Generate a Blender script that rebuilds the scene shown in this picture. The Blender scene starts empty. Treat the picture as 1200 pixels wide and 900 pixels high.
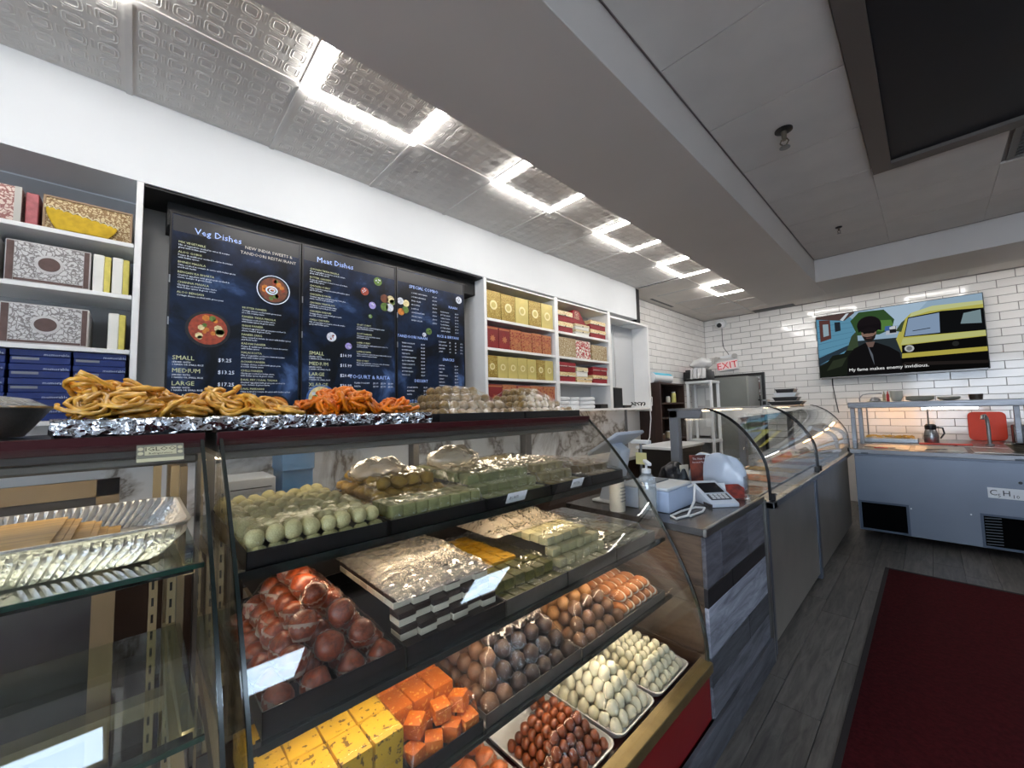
import bpy, bmesh, math, random
import numpy as np
from mathutils import Vector, Matrix
random.seed(7)
sc = bpy.context.scene
col = sc.collection
PI = math.pi

# ---------------------------------------------------------------- camera
CAM_LOC = Vector((0, 0, 1.45))
def camera():
    yaw, pit, rol = -0.8108, 0.06677, -0.02302
    f = Vector((math.sin(yaw)*math.cos(pit), math.cos(yaw)*math.cos(pit), math.sin(pit)))
    r = Vector((math.cos(yaw), -math.sin(yaw), 0)); u = r.cross(f)
    r2 = r*math.cos(rol)+u*math.sin(rol); u2 = -r*math.sin(rol)+u*math.cos(rol)
    cd = bpy.data.cameras.new('camera'); co = bpy.data.objects.new('camera', cd); col.objects.link(co)
    m = Matrix((r2, u2, -f)).transposed().to_4x4(); m.translation = CAM_LOC
    co.matrix_world = m
    cd.sensor_width = 36; cd.sensor_fit = 'HORIZONTAL'; cd.lens = 463.64/1200*36
    cd.clip_start = .02; cd.clip_end = 60
    sc.camera = co
camera()

# ---------------------------------------------------------------- world, exposure
w = bpy.data.worlds.new('world'); sc.world = w; w.use_nodes = True
w.node_tree.nodes['Background'].inputs[0].default_value = (.55, .65, .8, 1)
w.node_tree.nodes['Background'].inputs[1].default_value = 5.5
sc.view_settings.view_transform = 'Standard'
sc.view_settings.look = 'None'
sc.view_settings.gamma = 1
sc.view_settings.use_curve_mapping = False
sc.view_settings.exposure = 1.15
RING = 15.0      # radiance of the white ring lights over the counter
PANEL = 6.5      # radiance of the cool ceiling panels over the customer floor
try:
    cy = sc.cycles
    cy.max_bounces = 10; cy.diffuse_bounces = 4; cy.glossy_bounces = 4; cy.transmission_bounces = 6
    cy.transparent_max_bounces = 40; cy.caustics_reflective = False; cy.caustics_refractive = False
    cy.sample_clamp_indirect = 6; cy.use_denoising = True
except Exception:
    pass

# ---------------------------------------------------------------- materials
MATS = {}
def nt(name):
    m = bpy.data.materials.new(name); m.use_nodes = True
    t = m.node_tree
    for n in list(t.nodes): t.nodes.remove(n)
    o = t.nodes.new('ShaderNodeOutputMaterial')
    return m, t, o
def N(t, kind, **k):
    n = t.nodes.new('ShaderNode'+kind)
    for a, b in k.items():
        if a.startswith('i_'):
            key = a[2:]
            n.inputs[int(key) if key.isdigit() else key.replace('_', ' ')].default_value = b
        else: setattr(n, a, b)
    return n
def lin(c):
    return tuple(((x/255)/12.92 if x/255 <= .04045 else ((x/255+.055)/1.055)**2.4) for x in c)
def rgba(c): return (c[0], c[1], c[2], 1)
def coords(t, scale=(1, 1, 1), rot=(0, 0, 0), kind='Object'):
    tc = N(t, 'TexCoord'); mp = N(t, 'Mapping')
    mp.inputs['Scale'].default_value = scale; mp.inputs['Rotation'].default_value = rot
    t.links.new(tc.outputs[kind], mp.inputs['Vector']); return mp.outputs['Vector']
def ramp(t, fac, stops, interp='LINEAR'):
    r = N(t, 'ValToRGB'); r.color_ramp.interpolation = interp
    e = r.color_ramp.elements
    while len(e) < len(stops): e.new(.5)
    for i, (p, c) in enumerate(stops): e[i].position = p; e[i].color = rgba(c)
    t.links.new(fac, r.inputs[0]); return r.outputs[0]
def principled(t, o, rough=.5, metal=0., spec=.5, coat=0., sss=0.):
    b = N(t, 'BsdfPrincipled'); b.inputs['Roughness'].default_value = rough
    b.inputs['Metallic'].default_value = metal; b.inputs['Specular IOR Level'].default_value = spec
    b.inputs['Coat Weight'].default_value = coat
    if sss:
        b.inputs['Subsurface Weight'].default_value = sss; b.inputs['Subsurface Scale'].default_value = .01
    t.links.new(b.outputs[0], o.inputs[0]); return b
def bumpnode(t, b, h, strength=.3, dist=.002):
    n = N(t, 'Bump'); n.inputs['Strength'].default_value = strength; n.inputs['Distance'].default_value = dist
    t.links.new(h, n.inputs['Height']); t.links.new(n.outputs[0], b.inputs['Normal']); return n
def mat(name, c, rough=.5, metal=0., var=.0, vs=6., bump=0., bs=80., spec=.5, rnd=0., coat=0., stretch=(1, 1, 1), em=0., c2=None, dist=.002, detail=3.):
    """c in sRGB 0-255"""
    if name in MATS: return MATS[name]
    m, t, o = nt(name); b = principled(t, o, rough, metal, spec, coat)
    c1 = lin(c); outc = None
    if var or c2:
        n = N(t, 'TexNoise', i_Scale=vs, i_Detail=detail); t.links.new(coords(t, stretch), n.inputs['Vector'])
        lo = tuple(x*(1-var) for x in c1); hi = tuple(min(1, x*(1+var)) for x in (lin(c2) if c2 else c1))
        outc = ramp(t, n.outputs['Fac'], [(.35, lo), (.65, hi)])
    if rnd:
        oi = N(t, 'ObjectInfo'); mr = N(t, 'MapRange', i_3=1-rnd, i_4=1+rnd)
        t.links.new(oi.outputs['Random'], mr.inputs[0])
        hs = N(t, 'HueSaturation'); t.links.new(mr.outputs[0], hs.inputs['Value'])
        if outc is not None: t.links.new(outc, hs.inputs['Color'])
        else: hs.inputs['Color'].default_value = rgba(c1)
        outc = hs.outputs[0]
    if outc is not None: t.links.new(outc, b.inputs['Base Color'])
    else: b.inputs['Base Color'].default_value = rgba(c1)
    if bump:
        n2 = N(t, 'TexNoise', i_Scale=bs, i_Detail=4.); t.links.new(coords(t, stretch), n2.inputs['Vector'])
        bumpnode(t, b, n2.outputs['Fac'], bump, dist)
    if em:
        b.inputs['Emission Color'].default_value = rgba(c1); b.inputs['Emission Strength'].default_value = em
    MATS[name] = m; return m
def emit(name, c, s):
    if name in MATS: return MATS[name]
    m, t, o = nt(name); e = N(t, 'Emission', i_Color=rgba(c), i_Strength=s); t.links.new(e.outputs[0], o.inputs[0])
    MATS[name] = m; return m
def glassmat(name, tint=(.975, .975, .965), refl=1.0, rough=.0, bump=0., bs=20., base=.0, milk=0., milkc=(.9, .9, .9), stretch=(1, 1, 1)):
    """thin sheet: lets light through, mirrors by angle"""
    if name in MATS: return MATS[name]
    m, t, o = nt(name)
    tr = N(t, 'BsdfTransparent', i_Color=rgba(tint)); gl = N(t, 'BsdfGlossy', i_Roughness=rough, i_Color=(1, 1, 1, 1))
    lw = N(t, 'LayerWeight'); mx = N(t, 'MixShader')
    pw_ = N(t, 'Math', operation='POWER'); pw_.inputs[1].default_value = 5.; t.links.new(lw.outputs['Facing'], pw_.inputs[0])
    sk_ = N(t, 'Math', operation='MULTIPLY_ADD'); sk_.inputs[1].default_value = .96; sk_.inputs[2].default_value = .04; t.links.new(pw_.outputs[0], sk_.inputs[0])
    ml = N(t, 'Math', operation='MULTIPLY_ADD'); ml.inputs[1].default_value = refl; ml.inputs[2].default_value = base; ml.use_clamp = True
    t.links.new(sk_.outputs[0], ml.inputs[0]); t.links.new(ml.outputs[0], mx.inputs[0])
    src = tr.outputs[0]
    if milk:
        df = N(t, 'BsdfDiffuse', i_Color=rgba(milkc)); m2 = N(t, 'MixShader', i_0=milk)
        t.links.new(tr.outputs[0], m2.inputs[1]); t.links.new(df.outputs[0], m2.inputs[2]); src = m2.outputs[0]
    t.links.new(src, mx.inputs[1]); t.links.new(gl.outputs[0], mx.inputs[2])
    if bump:
        n = N(t, 'TexNoise', i_Scale=bs, i_Detail=3., i_Distortion=1.2); t.links.new(coords(t, stretch), n.inputs['Vector'])
        bn = N(t, 'Bump'); bn.inputs['Strength'].default_value = bump; bn.inputs['Distance'].default_value = .01
        t.links.new(n.outputs['Fac'], bn.inputs['Height'])
        t.links.new(bn.outputs[0], gl.inputs['Normal']); t.links.new(bn.outputs[0], lw.inputs['Normal'])
    t.links.new(mx.outputs[0], o.inputs[0]); MATS[name] = m; return m
def wood(name, c1, c2, scale=3., stretch=(1, 14, 14), rough=.6, bump=.25, rnd=.25):
    if name in MATS: return MATS[name]
    m, t, o = nt(name); b = principled(t, o, rough)
    oi = N(t, 'ObjectInfo'); tc = N(t, 'TexCoord'); ad = N(t, 'VectorMath', operation='ADD')
    ml = N(t, 'VectorMath', operation='SCALE'); ml.inputs[3].default_value = 9.
    cx = N(t, 'CombineXYZ'); t.links.new(oi.outputs['Random'], cx.inputs[0]); t.links.new(oi.outputs['Random'], cx.inputs[1]); t.links.new(oi.outputs['Random'], cx.inputs[2])
    t.links.new(cx.outputs[0], ml.inputs[0]); t.links.new(tc.outputs['Object'], ad.inputs[0]); t.links.new(ml.outputs[0], ad.inputs[1])
    mp = N(t, 'Mapping'); mp.inputs['Scale'].default_value = stretch; t.links.new(ad.outputs[0], mp.inputs[0])
    n = N(t, 'TexNoise', i_Scale=scale, i_Detail=7., i_Roughness=.65, i_Distortion=.6); t.links.new(mp.outputs[0], n.inputs['Vector'])
    c = ramp(t, n.outputs['Fac'], [(.3, lin(c1)), (.7, lin(c2))])
    mr = N(t, 'MapRange', i_3=1-rnd, i_4=1+rnd); t.links.new(oi.outputs['Random'], mr.inputs[0])
    hs = N(t, 'HueSaturation'); t.links.new(mr.outputs[0], hs.inputs['Value']); t.links.new(c, hs.inputs['Color'])
    t.links.new(hs.outputs[0], b.inputs['Base Color']); bumpnode(t, b, n.outputs['Fac'], bump, .003)
    MATS[name] = m; return m
def steel(name='steel', c=(150, 152, 155), rough=.3, stretch=(2, 2, 90), bump=.06):
    if name in MATS: return MATS[name]
    m, t, o = nt(name); b = principled(t, o, rough, 1.); b.inputs['Base Color'].default_value = rgba(lin(c))
    n = N(t, 'TexNoise', i_Scale=4., i_Detail=3.); t.links.new(coords(t, stretch), n.inputs['Vector'])
    r = ramp(t, n.outputs['Fac'], [(.3, (rough*.8,)*3), (.7, (rough*1.4,)*3)]); t.links.new(r, b.inputs['Roughness'])
    bumpnode(t, b, n.outputs['Fac'], bump, .001); MATS[name] = m; return m
def foil(name='foil', scale=28., strength=1.0, c=(205, 208, 214), rough=.16):
    if name in MATS: return MATS[name]
    m, t, o = nt(name); b = principled(t, o, rough, 1.); b.inputs['Base Color'].default_value = rgba(lin(c))
    v = N(t, 'TexVoronoi', feature='F1', i_Scale=scale); n = N(t, 'TexNoise', i_Scale=scale*.8, i_Detail=3.)
    co = coords(t); t.links.new(co, n.inputs['Vector'])
    mx = N(t, 'VectorMath', operation='MULTIPLY_ADD'); mx.inputs[1].default_value = (.06, .06, .06)
    t.links.new(n.outputs['Color'], mx.inputs[0]); t.links.new(co, mx.inputs[2]); t.links.new(mx.outputs[0], v.inputs['Vector'])
    bumpnode(t, b, v.outputs['Distance'], strength, .012); MATS[name] = m; return m
def ornate(name, base, ink, scale=40., thr=.5, ring=True, rough=.35, metal=0.):
    """box print: scrolled leaf pattern with a round medallion"""
    if name in MATS: return MATS[name]
    m, t, o = nt(name); b = principled(t, o, rough, metal); co = coords(t)
    n = N(t, 'TexNoise', i_Scale=scale*.5, i_Detail=2.); t.links.new(co, n.inputs['Vector'])
    mx = N(t, 'VectorMath', operation='MULTIPLY_ADD'); mx.inputs[1].default_value = (.05, .05, .05)
    t.links.new(n.outputs['Color'], mx.inputs[0]); t.links.new(co, mx.inputs[2])
    v = N(t, 'TexVoronoi', feature='DISTANCE_TO_EDGE', i_Scale=scale); t.links.new(mx.outputs[0], v.inputs['Vector'])
    c = ramp(t, v.outputs['Distance'], [(thr*.5, lin(ink)), (thr*.5+.08, lin(base))])
    t.links.new(c, b.inputs['Base Color']); bumpnode(t, b, v.outputs['Distance'], .3, .001)
    MATS[name] = m; return m
def marble(name='marble'):
    m, t, o = nt(name); b = principled(t, o, .25)
    n = N(t, 'TexNoise', i_Scale=1.5, i_Detail=8., i_Roughness=.62, i_Distortion=.5); t.links.new(coords(t), n.inputs['Vector'])
    s = N(t, 'Math', operation='SUBTRACT'); s.inputs[1].default_value = .5; t.links.new(n.outputs['Fac'], s.inputs[0])
    a = N(t, 'Math', operation='ABSOLUTE'); t.links.new(s.outputs[0], a.inputs[0])
    c = ramp(t, a.outputs[0], [(0, lin((120, 112, 106))), (.02, lin((190, 186, 182))), (.07, lin((226, 226, 226)))])
    t.links.new(c, b.inputs['Base Color']); MATS[name] = m; return m
def nebula(name='menu_print'):
    m, t, o = nt(name); b = principled(t, o, .3, 0, .3)
    n = N(t, 'TexNoise', i_Scale=3.2, i_Detail=6., i_Roughness=.6, i_Distortion=.4); t.links.new(coords(t), n.inputs['Vector'])
    c = ramp(t, n.outputs['Fac'], [(.40, lin((7, 11, 19))), (.55, lin((22, 38, 66))), (.70, lin((80, 108, 158)))])
    t.links.new(c, b.inputs['Base Color']); MATS[name] = m; return m

# ---------------------------------------------------------------- geometry helpers
ORIG = {}
class MB:
    def __init__(s): s.v = []; s.f = []
    def add(s, vs, fs):
        k = len(s.v); s.v += [tuple(x) for x in vs]; s.f += [tuple(i+k for i in f) for f in fs]; return s
    def box(s, x0, x1, y0, y1, z0, z1):
        if x0 > x1: x0, x1 = x1, x0
        if y0 > y1: y0, y1 = y1, y0
        if z0 > z1: z0, z1 = z1, z0
        return s.add([(x0,y0,z0),(x1,y0,z0),(x1,y1,z0),(x0,y1,z0),(x0,y0,z1),(x1,y0,z1),(x1,y1,z1),(x0,y1,z1)],
                     [(0,3,2,1),(4,5,6,7),(0,1,5,4),(1,2,6,5),(2,3,7,6),(3,0,4,7)])
    def obox(s, c, ax, ay, az):
        """box by centre and three half-axis vectors"""
        c = Vector(c); ax = Vector(ax); ay = Vector(ay); az = Vector(az)
        vs = [c+i*ax+j*ay+k*az for k in (-1, 1) for i, j in ((-1,-1),(1,-1),(1,1),(-1,1))]
        return s.add(vs, [(0,3,2,1),(4,5,6,7),(0,1,5,4),(1,2,6,5),(2,3,7,6),(3,0,4,7)])
    def ring(s, pts): 
        k = len(s.v); s.v += [tuple(p) for p in pts]; return list(range(k, k+len(pts)))
    def skin(s, rings, closed=True, caps=True, loop=False):
        n = len(rings[0]); R = rings+[rings[0]] if loop else rings
        for a, b in zip(R, R[1:]):
            for i in range(n if closed else n-1):
                j = (i+1) % n; s.f.append((a[i], a[j], b[j], b[i]))
        if caps and closed and not loop: s.f.append(tuple(reversed(rings[0]))); s.f.append(tuple(rings[-1]))
        return s
    def cyl(s, p0, p1, r0, r1=None, n=16, caps=True):
        p0 = Vector(p0); p1 = Vector(p1); r1 = r0 if r1 is None else r1
        d = (p1-p0).normalized(); a = d.orthogonal().normalized(); b = d.cross(a)
        R = [s.ring([p+r*(math.cos(2*PI*i/n)*a+math.sin(2*PI*i/n)*b) for i in range(n)]) for p, r in ((p0, r0), (p1, r1))]
        return s.skin(R, True, caps)
    def tube(s, pts, r, n=8, loop=False):
        pts = [Vector(p) for p in pts]; R = []; a = None; m = len(pts)
        for i, p in enumerate(pts):
            if loop: d = pts[(i+1) % m]-pts[i-1]
            else: d = pts[min(i+1, m-1)]-pts[max(i-1, 0)]
            d.normalize()
            a = d.orthogonal().normalized() if a is None else (a-a.dot(d)*d).normalized()
            b = d.cross(a); rr = r[i] if isinstance(r, (list, tuple)) else r
            R.append(s.ring([p+rr*(math.cos(2*PI*k/n)*a+math.sin(2*PI*k/n)*b) for k in range(n)]))
        return s.skin(R, True, True, loop)
    def lathe(s, prof, c=(0, 0, 0), n=24, caps=True, sx=1., sy=1.):
        R = [s.ring([(c[0]+sx*r*math.cos(2*PI*i/n), c[1]+sy*r*math.sin(2*PI*i/n), c[2]+z) for i in range(n)]) for r, z in prof]
        return s.skin(R, True, caps)
    def prism(s, poly, ax, a, b):
        def P(p, t): return {'x': (t, p[0], p[1]), 'y': (p[0], t, p[1]), 'z': (p[0], p[1], t)}[ax]
        R = [s.ring([P(p, t) for p in poly]) for t in (a, b)]
        return s.skin(R)
    def sph(s, c=(0, 0, 0), r=1., sc=(1, 1, 1), nu=16, nv=10, fn=None):
        R = []
        top = len(s.v); 
        def pt(u, v):
            d = Vector((math.sin(v)*math.cos(u), math.sin(v)*math.sin(u), math.cos(v)))
            k = r*(fn(d) if fn else 1)
            return (c[0]+d.x*k*sc[0], c[1]+d.y*k*sc[1], c[2]+d.z*k*sc[2])
        s.v.append(pt(0, 0)); 
        for j in range(1, nv): R.append(s.ring([pt(2*PI*i/nu, PI*j/nv) for i in range(nu)]))
        bot = len(s.v); s.v.append(pt(0, PI))
        for i in range(nu):
            j = (i+1) % nu; s.f.append((top, R[0][i], R[0][j])); s.f.append((bot, R[-1][j], R[-1][i]))
        for a, b in zip(R, R[1:]):
            for i in range(nu): j = (i+1) % nu; s.f.append((a[i], b[i], b[j], a[j]))
        return s
    def grid(s, P):
        """P: 2-D list of points"""
        R = [s.ring(r) for r in P]; return s.skin(R, False, False)
    def mesh(s, name, off=(0, 0, 0), bevel=0., seg=1, sharp=.7):
        me = bpy.data.meshes.new(name)
        o = off
        me.from_pydata([(x-o[0], y-o[1], z-o[2]) for x, y, z in s.v], [], s.f)
        bm = bmesh.new(); bm.from_mesh(me)
        bmesh.ops.recalc_face_normals(bm, faces=bm.faces)
        if bevel:
            ed = [e for e in bm.edges if len(e.link_faces) == 2 and e.calc_face_angle(0) > .5]
            bmesh.ops.bevel(bm, geom=ed, offset=bevel, segments=seg, profile=.6, affect='EDGES', clamp_overlap=True)
        for e in bm.edges: e.smooth = not (len(e.link_faces) == 2 and e.calc_face_angle(0) > sharp)
        for f in bm.faces: f.smooth = True
        bm.to_mesh(me); bm.free(); return me
    def build(s, name, m, parent=None, loc=None, rot=None, bevel=0., seg=1, label=None, sharp=.7):
        off = (0, 0, 0)
        if parent is not None: off = ORIG.get(parent.name, (0, 0, 0))
        me = s.mesh(name, off, bevel, seg, sharp); me.materials.append(m)
        o = bpy.data.objects.new(name, me); col.objects.link(o)
        if parent is not None: o.parent = parent; ORIG[o.name] = off
        if loc is not None: o.location = loc
        if rot is not None: o.rotation_euler = rot
        if label: o['label'] = label
        return o
def tag(o, label, cat, group=None, kind=None):
    o['label'] = label; o['category'] = cat
    if group: o['group'] = group
    if kind: o['kind'] = kind
    return o
def struct(o): o['kind'] = 'structure'; return o
def thing(name, label, cat, loc=(0, 0, 0), rz=0., group=None, local=False, rot=None):
    o = bpy.data.objects.new(name, None); col.objects.link(o); o.empty_display_size = .05
    o.location = loc; o.rotation_euler = rot if rot else (0, 0, rz)
    ORIG[o.name] = (0, 0, 0) if (local or rz or rot) else tuple(loc)
    return tag(o, label, cat, group)
def place(name, me, loc, rot=(0, 0, 0), scale=1., parent=None):
    o = bpy.data.objects.new(name, me); col.objects.link(o); o.location = loc; o.rotation_euler = rot
    o.scale = (scale,)*3 if not isinstance(scale, (tuple, list)) else scale
    if parent is not None: o.parent = parent
    return o
def dup(root, loc, rz=None, label=None, group=None):
    r = root.copy(); col.objects.link(r); r.location = loc
    if rz is not None: r.rotation_euler = (0, 0, rz)
    if label: r['label'] = label
    if group: r['group'] = group
    for ch in list(root.children):
        c = ch.copy(); col.objects.link(c); c.parent = r
        for g in list(ch.children):
            d = g.copy(); col.objects.link(d); d.parent = c
    return r
def mk(me, m):
    me.materials.clear(); me.materials.append(m); return me
def text_mb(lines, frame):
    """lines: (string, u, v, size, align); frame: (origin, udir, vdir)"""
    mb = MB(); O, U, V = (Vector(x) for x in frame)
    for s, u, v, size, al in lines:
        cu = bpy.data.curves.new('t', 'FONT'); cu.body = s; cu.size = size; cu.align_x = al; cu.resolution_u = 1 if size < .05 else 3
        ob = bpy.data.objects.new('t', cu); me = ob.to_mesh()
        mb.add([O+U*(u+p.co.x)+V*(v+p.co.y) for p in me.vertices], [tuple(p.vertices) for p in me.polygons])
        ob.to_mesh_clear(); bpy.data.objects.remove(ob); bpy.data.curves.remove(cu)
    return mb

WHITE = mat('white_paint', (206, 209, 211), .55, var=.03, vs=3, bump=.05, bs=120)
SHELF = mat('shelf_laminate', (228, 227, 225), .4, var=.03, vs=4)
GLASS = glassmat('clear_glass')
GEDGE = mat('glass_edge_dark', (30, 38, 36), .2, spec=.8)
BLACK = mat('black_plastic', (16, 16, 18), .35)
BLKMET = mat('black_metal', (22, 22, 24), .3, spec=.6, var=.2, vs=20)
STEEL = steel()
WHITEP = mat('white_plastic', (222, 224, 226), .35)
GREYMET = mat('grey_painted_metal', (120, 126, 135), .4, var=.06, vs=4)
FILM = glassmat('cling_film', (.98, .98, .97), .8, .022, bump=.4, bs=24, base=.0)
FILM2 = glassmat('cling_film_bunched', (.95, .93, .9), 1.8, .1, bump=1., bs=55, base=.05, milk=.28, milkc=(.8, .72, .6), stretch=(1, .25, 1))
FOIL = foil()
WOODF = wood('floor_oak_grey', (62, 58, 55), (112, 106, 100), 3., (12, 1.2, 12), .45, .15, .18)
# ================================================================ the room
CEIL = 3.05; XW = -2.61; XB = -2.90; YB = 7.75; XR = 3.4; YF = -3.2
# floor slab and planks
fl = struct(MB().box(-3.1, XR+.1, YF-.1, YB+.1, -.12, -.012).build('floor', mat('floor_gap', (28, 27, 26), .8)))
pw, plen = .182, 1.22
pm = mk(MB().box(-pw/2+.0012, pw/2-.0012, -plen/2+.001, plen/2-.001, -.012, 0).mesh('plank', bevel=.0012), WOODF)
for i in range(13):
    x = -.80+pw*(i+.5); off = random.random()*plen
    for j in range(6):
        y = .3+off+plen*j
        if y < 7.6: place('plank', pm, (x, y, 0), parent=fl)
MB().box(-3.1, -.80, YF, YB, -.012, 0).build('floor_area', WOODF, fl)
MB().box(-.80+13*pw, XR, YF, YB, -.012, 0).build('floor_area', WOODF, fl)
MB().box(-.80, -.80+13*pw, YF, .3, -.012, 0).build('floor_area', WOODF, fl)
# left wall: recess back, bulkhead, painted gap at its end, marble
wl = struct(MB().box(XB-.12, XB, YF, YB, 0, 3.2).build('wall_left', WHITE))
MB().box(XB, XW, YF, 4.80, 2.62, 3.12).build('bulkhead', mat('bulkhead_white', (214, 217, 219), .6, var=.02, vs=2), wl)
MB().box(XB, XW-.002, 4.802, 4.89, 2.585, 3.04).build('bulkhead_gap_dark', mat('dark_gap', (20, 20, 20), .8), wl)  # solid black strip painting in the dark of the gap here
MB().box(XB, XW-.012, .0, 2.165, 2.608, 2.6195).build('recess_soffit', mat('recess_black', (26, 26, 27), .5), wl)  # thin dark board added on the bulkhead underside
MB().box(XB, -2.73, .09, 2.165, 2.48, 2.607).build('recess_dark_panel', mat('recess_black', (0, 0, 0)), wl)  # dark panel added across the recess back above the menus
MB().box(XB, XB+.012, -2.5, 5.1, .88, 1.43).build('marble_panel', marble(), wl)
MB().box(XB, XB+.012, -2.5, 5.1, 0, .88).build('panel_below', mat('beige_panel', (150, 138, 120), .6, var=.1), wl)
# white tile walls
TILE = mat('white_wall_tile', (226, 224, 221), .12, var=.025, vs=3, spec=.5, coat=.3, rnd=.03)
GROUT = mat('grout_grey', (140, 138, 136), .8)
TW, TH, TG = .305, .1015, .006
def tilewall(parent, axis, a0, a1, z0, z1, face):
    t1 = {}
    def tm(L):
        k = round(L, 3)
        if k not in t1:
            mb = MB()
            if axis == 'x': mb.box(-L/2+TG/2, L/2-TG/2, -.008, 0, -TH/2+TG/2, TH/2-TG/2)
            else: mb.box(0, .008, -L/2+TG/2, L/2-TG/2, -TH/2+TG/2, TH/2-TG/2)
            t1[k] = mk(mb.mesh('wall_tile', bevel=.002), TILE)
        return t1[k]
    r = 0; z = z1-TH/2
    while z > z0:
        a = a0-(TW/2 if r % 2 else 0)
        while a < a1-.02:
            lo, hi = max(a, a0), min(a+TW, a1)
            if hi-lo > .02:
                c = (lo+hi)/2
                place('wall_tile', tm(hi-lo), (c, face, z) if axis == 'x' else (face, c, z), parent=parent)
            a += TW
        r += 1; z -= TH
wb = struct(MB().box(-3.05, XR+.1, YB, YB+.12, 0, 3.2).build('wall_back', GROUT))
tilewall(wb, 'x', -2.842, 1.05, .95, 3.04, YB)
MB().box(1.05, XR, YB-.008, YB, .9, 3.04).build('wall_tile_area', TILE, wb)
MB().box(-2.842, XR, YB-.008, YB, 0, .9).build('wall_tile_area', TILE, wb)
wlk = struct(MB().box(XB-.02, -2.85, 4.86, YB, 0, 3.1).build('wall_kitchen', GROUT))
tilewall(wlk, 'y', 4.86, 7.742, 1.42, 3.04, -2.85)
MB().box(-2.85, -2.842, 4.86, 7.742, 0, 1.42).build('wall_tile_area', TILE, wlk)
# unseen walls of the room
PAINT = mat('room_paint', (206, 202, 197), .7)
struct(MB().box(XR, XR+.12, YF-.1, YB+.1, 0, 3.3).build('wall_right', PAINT))
wf = struct(MB().box(-3.1, -.4, YF-.12, YF, 0, 3.3).build('wall_front', PAINT))
MB().box(-.4, XR+.1, YF-.12, YF, 0, .35).build('sill_wall', PAINT, wf); MB().box(-.4, XR+.1, YF-.12, YF, 2.65, 3.3).build('lintel_wall', PAINT, wf); MB().box(3.2, XR+.1, YF-.12, YF, .35, 2.65).build('end_wall', PAINT, wf)
wn = struct(MB().box(-.4, 3.2, YF-.065, YF-.06, .35, 2.65).build('fill_window_1', GLASS))  # unseen window, added to let fill daylight into the room
for x in (-.4, .78, 1.96, 3.14): MB().box(x, x+.06, YF-.10, YF-.02, .35, 2.65).build('window_frame', BLKMET, wn)
# ceiling: dark plenum above, tiles below
CT = mat('ceiling_tile_vinyl', (206, 203, 199), .7, var=.03, vs=5, bump=.12, bs=160, rnd=.025)
CTP = mat('ceiling_tile_plain', (218, 211, 204), .7, var=.035, vs=4, bump=.15, bs=140, rnd=.02)
SOF = mat('soffit_paint', (206, 198, 191), .55, var=.02, vs=2, bump=.08, bs=60)
ce = struct(MB().box(-3.1, XR+.1, YF-.1, YB+.1, 3.26, 3.36).build('ceiling', mat('plenum_dark', (10, 10, 11), .9)))
def rrect(w, h, r):
    p = []
    for cx, cy, a0 in ((w/2-r, h/2-r, 0), (-w/2+r, h/2-r, PI/2), (-w/2+r, -h/2+r, PI), (w/2-r, -h/2+r, 1.5*PI)):
        for k in range(4): a = a0+PI/2*k/3; p.append((cx+r*math.cos(a), cy+r*math.sin(a)))
    return p
def emboss(mb, cx, cy, w, h, r, t=.006, d=.0022):
    R = []
    for e, z in ((0, 0), (t*.5, -d), (t, 0)):
        R.append(mb.ring([(cx+x, cy+y, z) for x, y in rrect(w-2*e, h-2*e, max(.001, r-e))]))
    for a, b in zip(R, R[1:]):
        for i in range(16): j = (i+1) % 16; mb.f.append((a[i], a[j], b[j], b[i]))
T = .61
def tile_mesh(fancy, w=T, h=T):
    mb = MB().box(-w/2+.001, w/2-.001, -h/2+.001, h/2-.001, 0, .014)
    if fancy:
        n = 6; p = (T-.03)/n
        for i in range(n):
            for j in range(n):
                cx = -T/2+.015+p*(i+.5); cy = -T/2+.015+p*(j+.5)
                emboss(mb, cx, cy, .068, .068, .018); emboss(mb, cx, cy, .046, .046, .012)
                if i < n-1: emboss(mb, cx+p/2, cy, .016, .056, .004)
                if j < n-1: emboss(mb, cx, cy+p/2, .056, .016, .004)
    return mb
TF = mk(tile_mesh(True).mesh('ceiling_tile', sharp=1.2), CT)
TP = mk(tile_mesh(False).mesh('ceiling_tile'), CTP)
LIGHTY = [-.69, .54, 1.755, 2.975, 4.19, 5.41]
Y0 = .54
for k in range(-4, 12):
    y = Y0+.609*k+T/2
    if y > 7.6: continue
    for i, x in enumerate((-2.305, -1.695)):
        if i == 1 and any(abs(y-(ly+T/2)) < .1 for ly in LIGHTY): continue
        fancy = y < 4.7
        if i == 0 and k == 7:      # a tile slid aside beside the bulkhead end leaves a dark gap
            MB().box(-2.61, -2.0, 4.90, 5.41, CEIL, CEIL+.014).build('ceiling_tile', CTP, ce); continue
        if i == 1 and k == 11:     # a short tile leaves a dark gap along the back wall
            MB().box(-2.0, -1.40, 7.24, 7.55, CEIL, CEIL+.014).build('ceiling_tile', CTP, ce); continue
        place('ceiling_tile', TF if fancy else TP, (x, y, CEIL), parent=ce)
    if y > 4.7: MB().box(-2.85, -2.612, y-T/2+.001, y+T/2-.001, CEIL, CEIL+.014).build('ceiling_tile', CTP, ce)
# the strip of tiles between the soffit and the back wall; one of them is pushed up
for k in range(9):
    x = -1.40+.61*k+T/2
    for y in (6.24+.45, 7.30+.22):
        h = .9 if y < 7 else .42
        if x > XR: continue
        MB().box(x-T/2+.001, x+T/2-.001, y-h/2+.001, y+h/2-.001, CEIL, CEIL+.014).build('ceiling_tile', CTP, ce)
# T bars of the left strip
gb = MB()
for k in range(-4, 12):
    y = Y0+.609*k
    gb.box(-2.61, -1.39, y-.012, y+.012, CEIL-.007, CEIL+.002)
gb.box(-2.012, -1.988, YF, YB, CEIL-.0068, CEIL+.002)
gb.build('ceiling_grid', mat('grid_white', (200, 197, 194), .45), ce)
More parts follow.
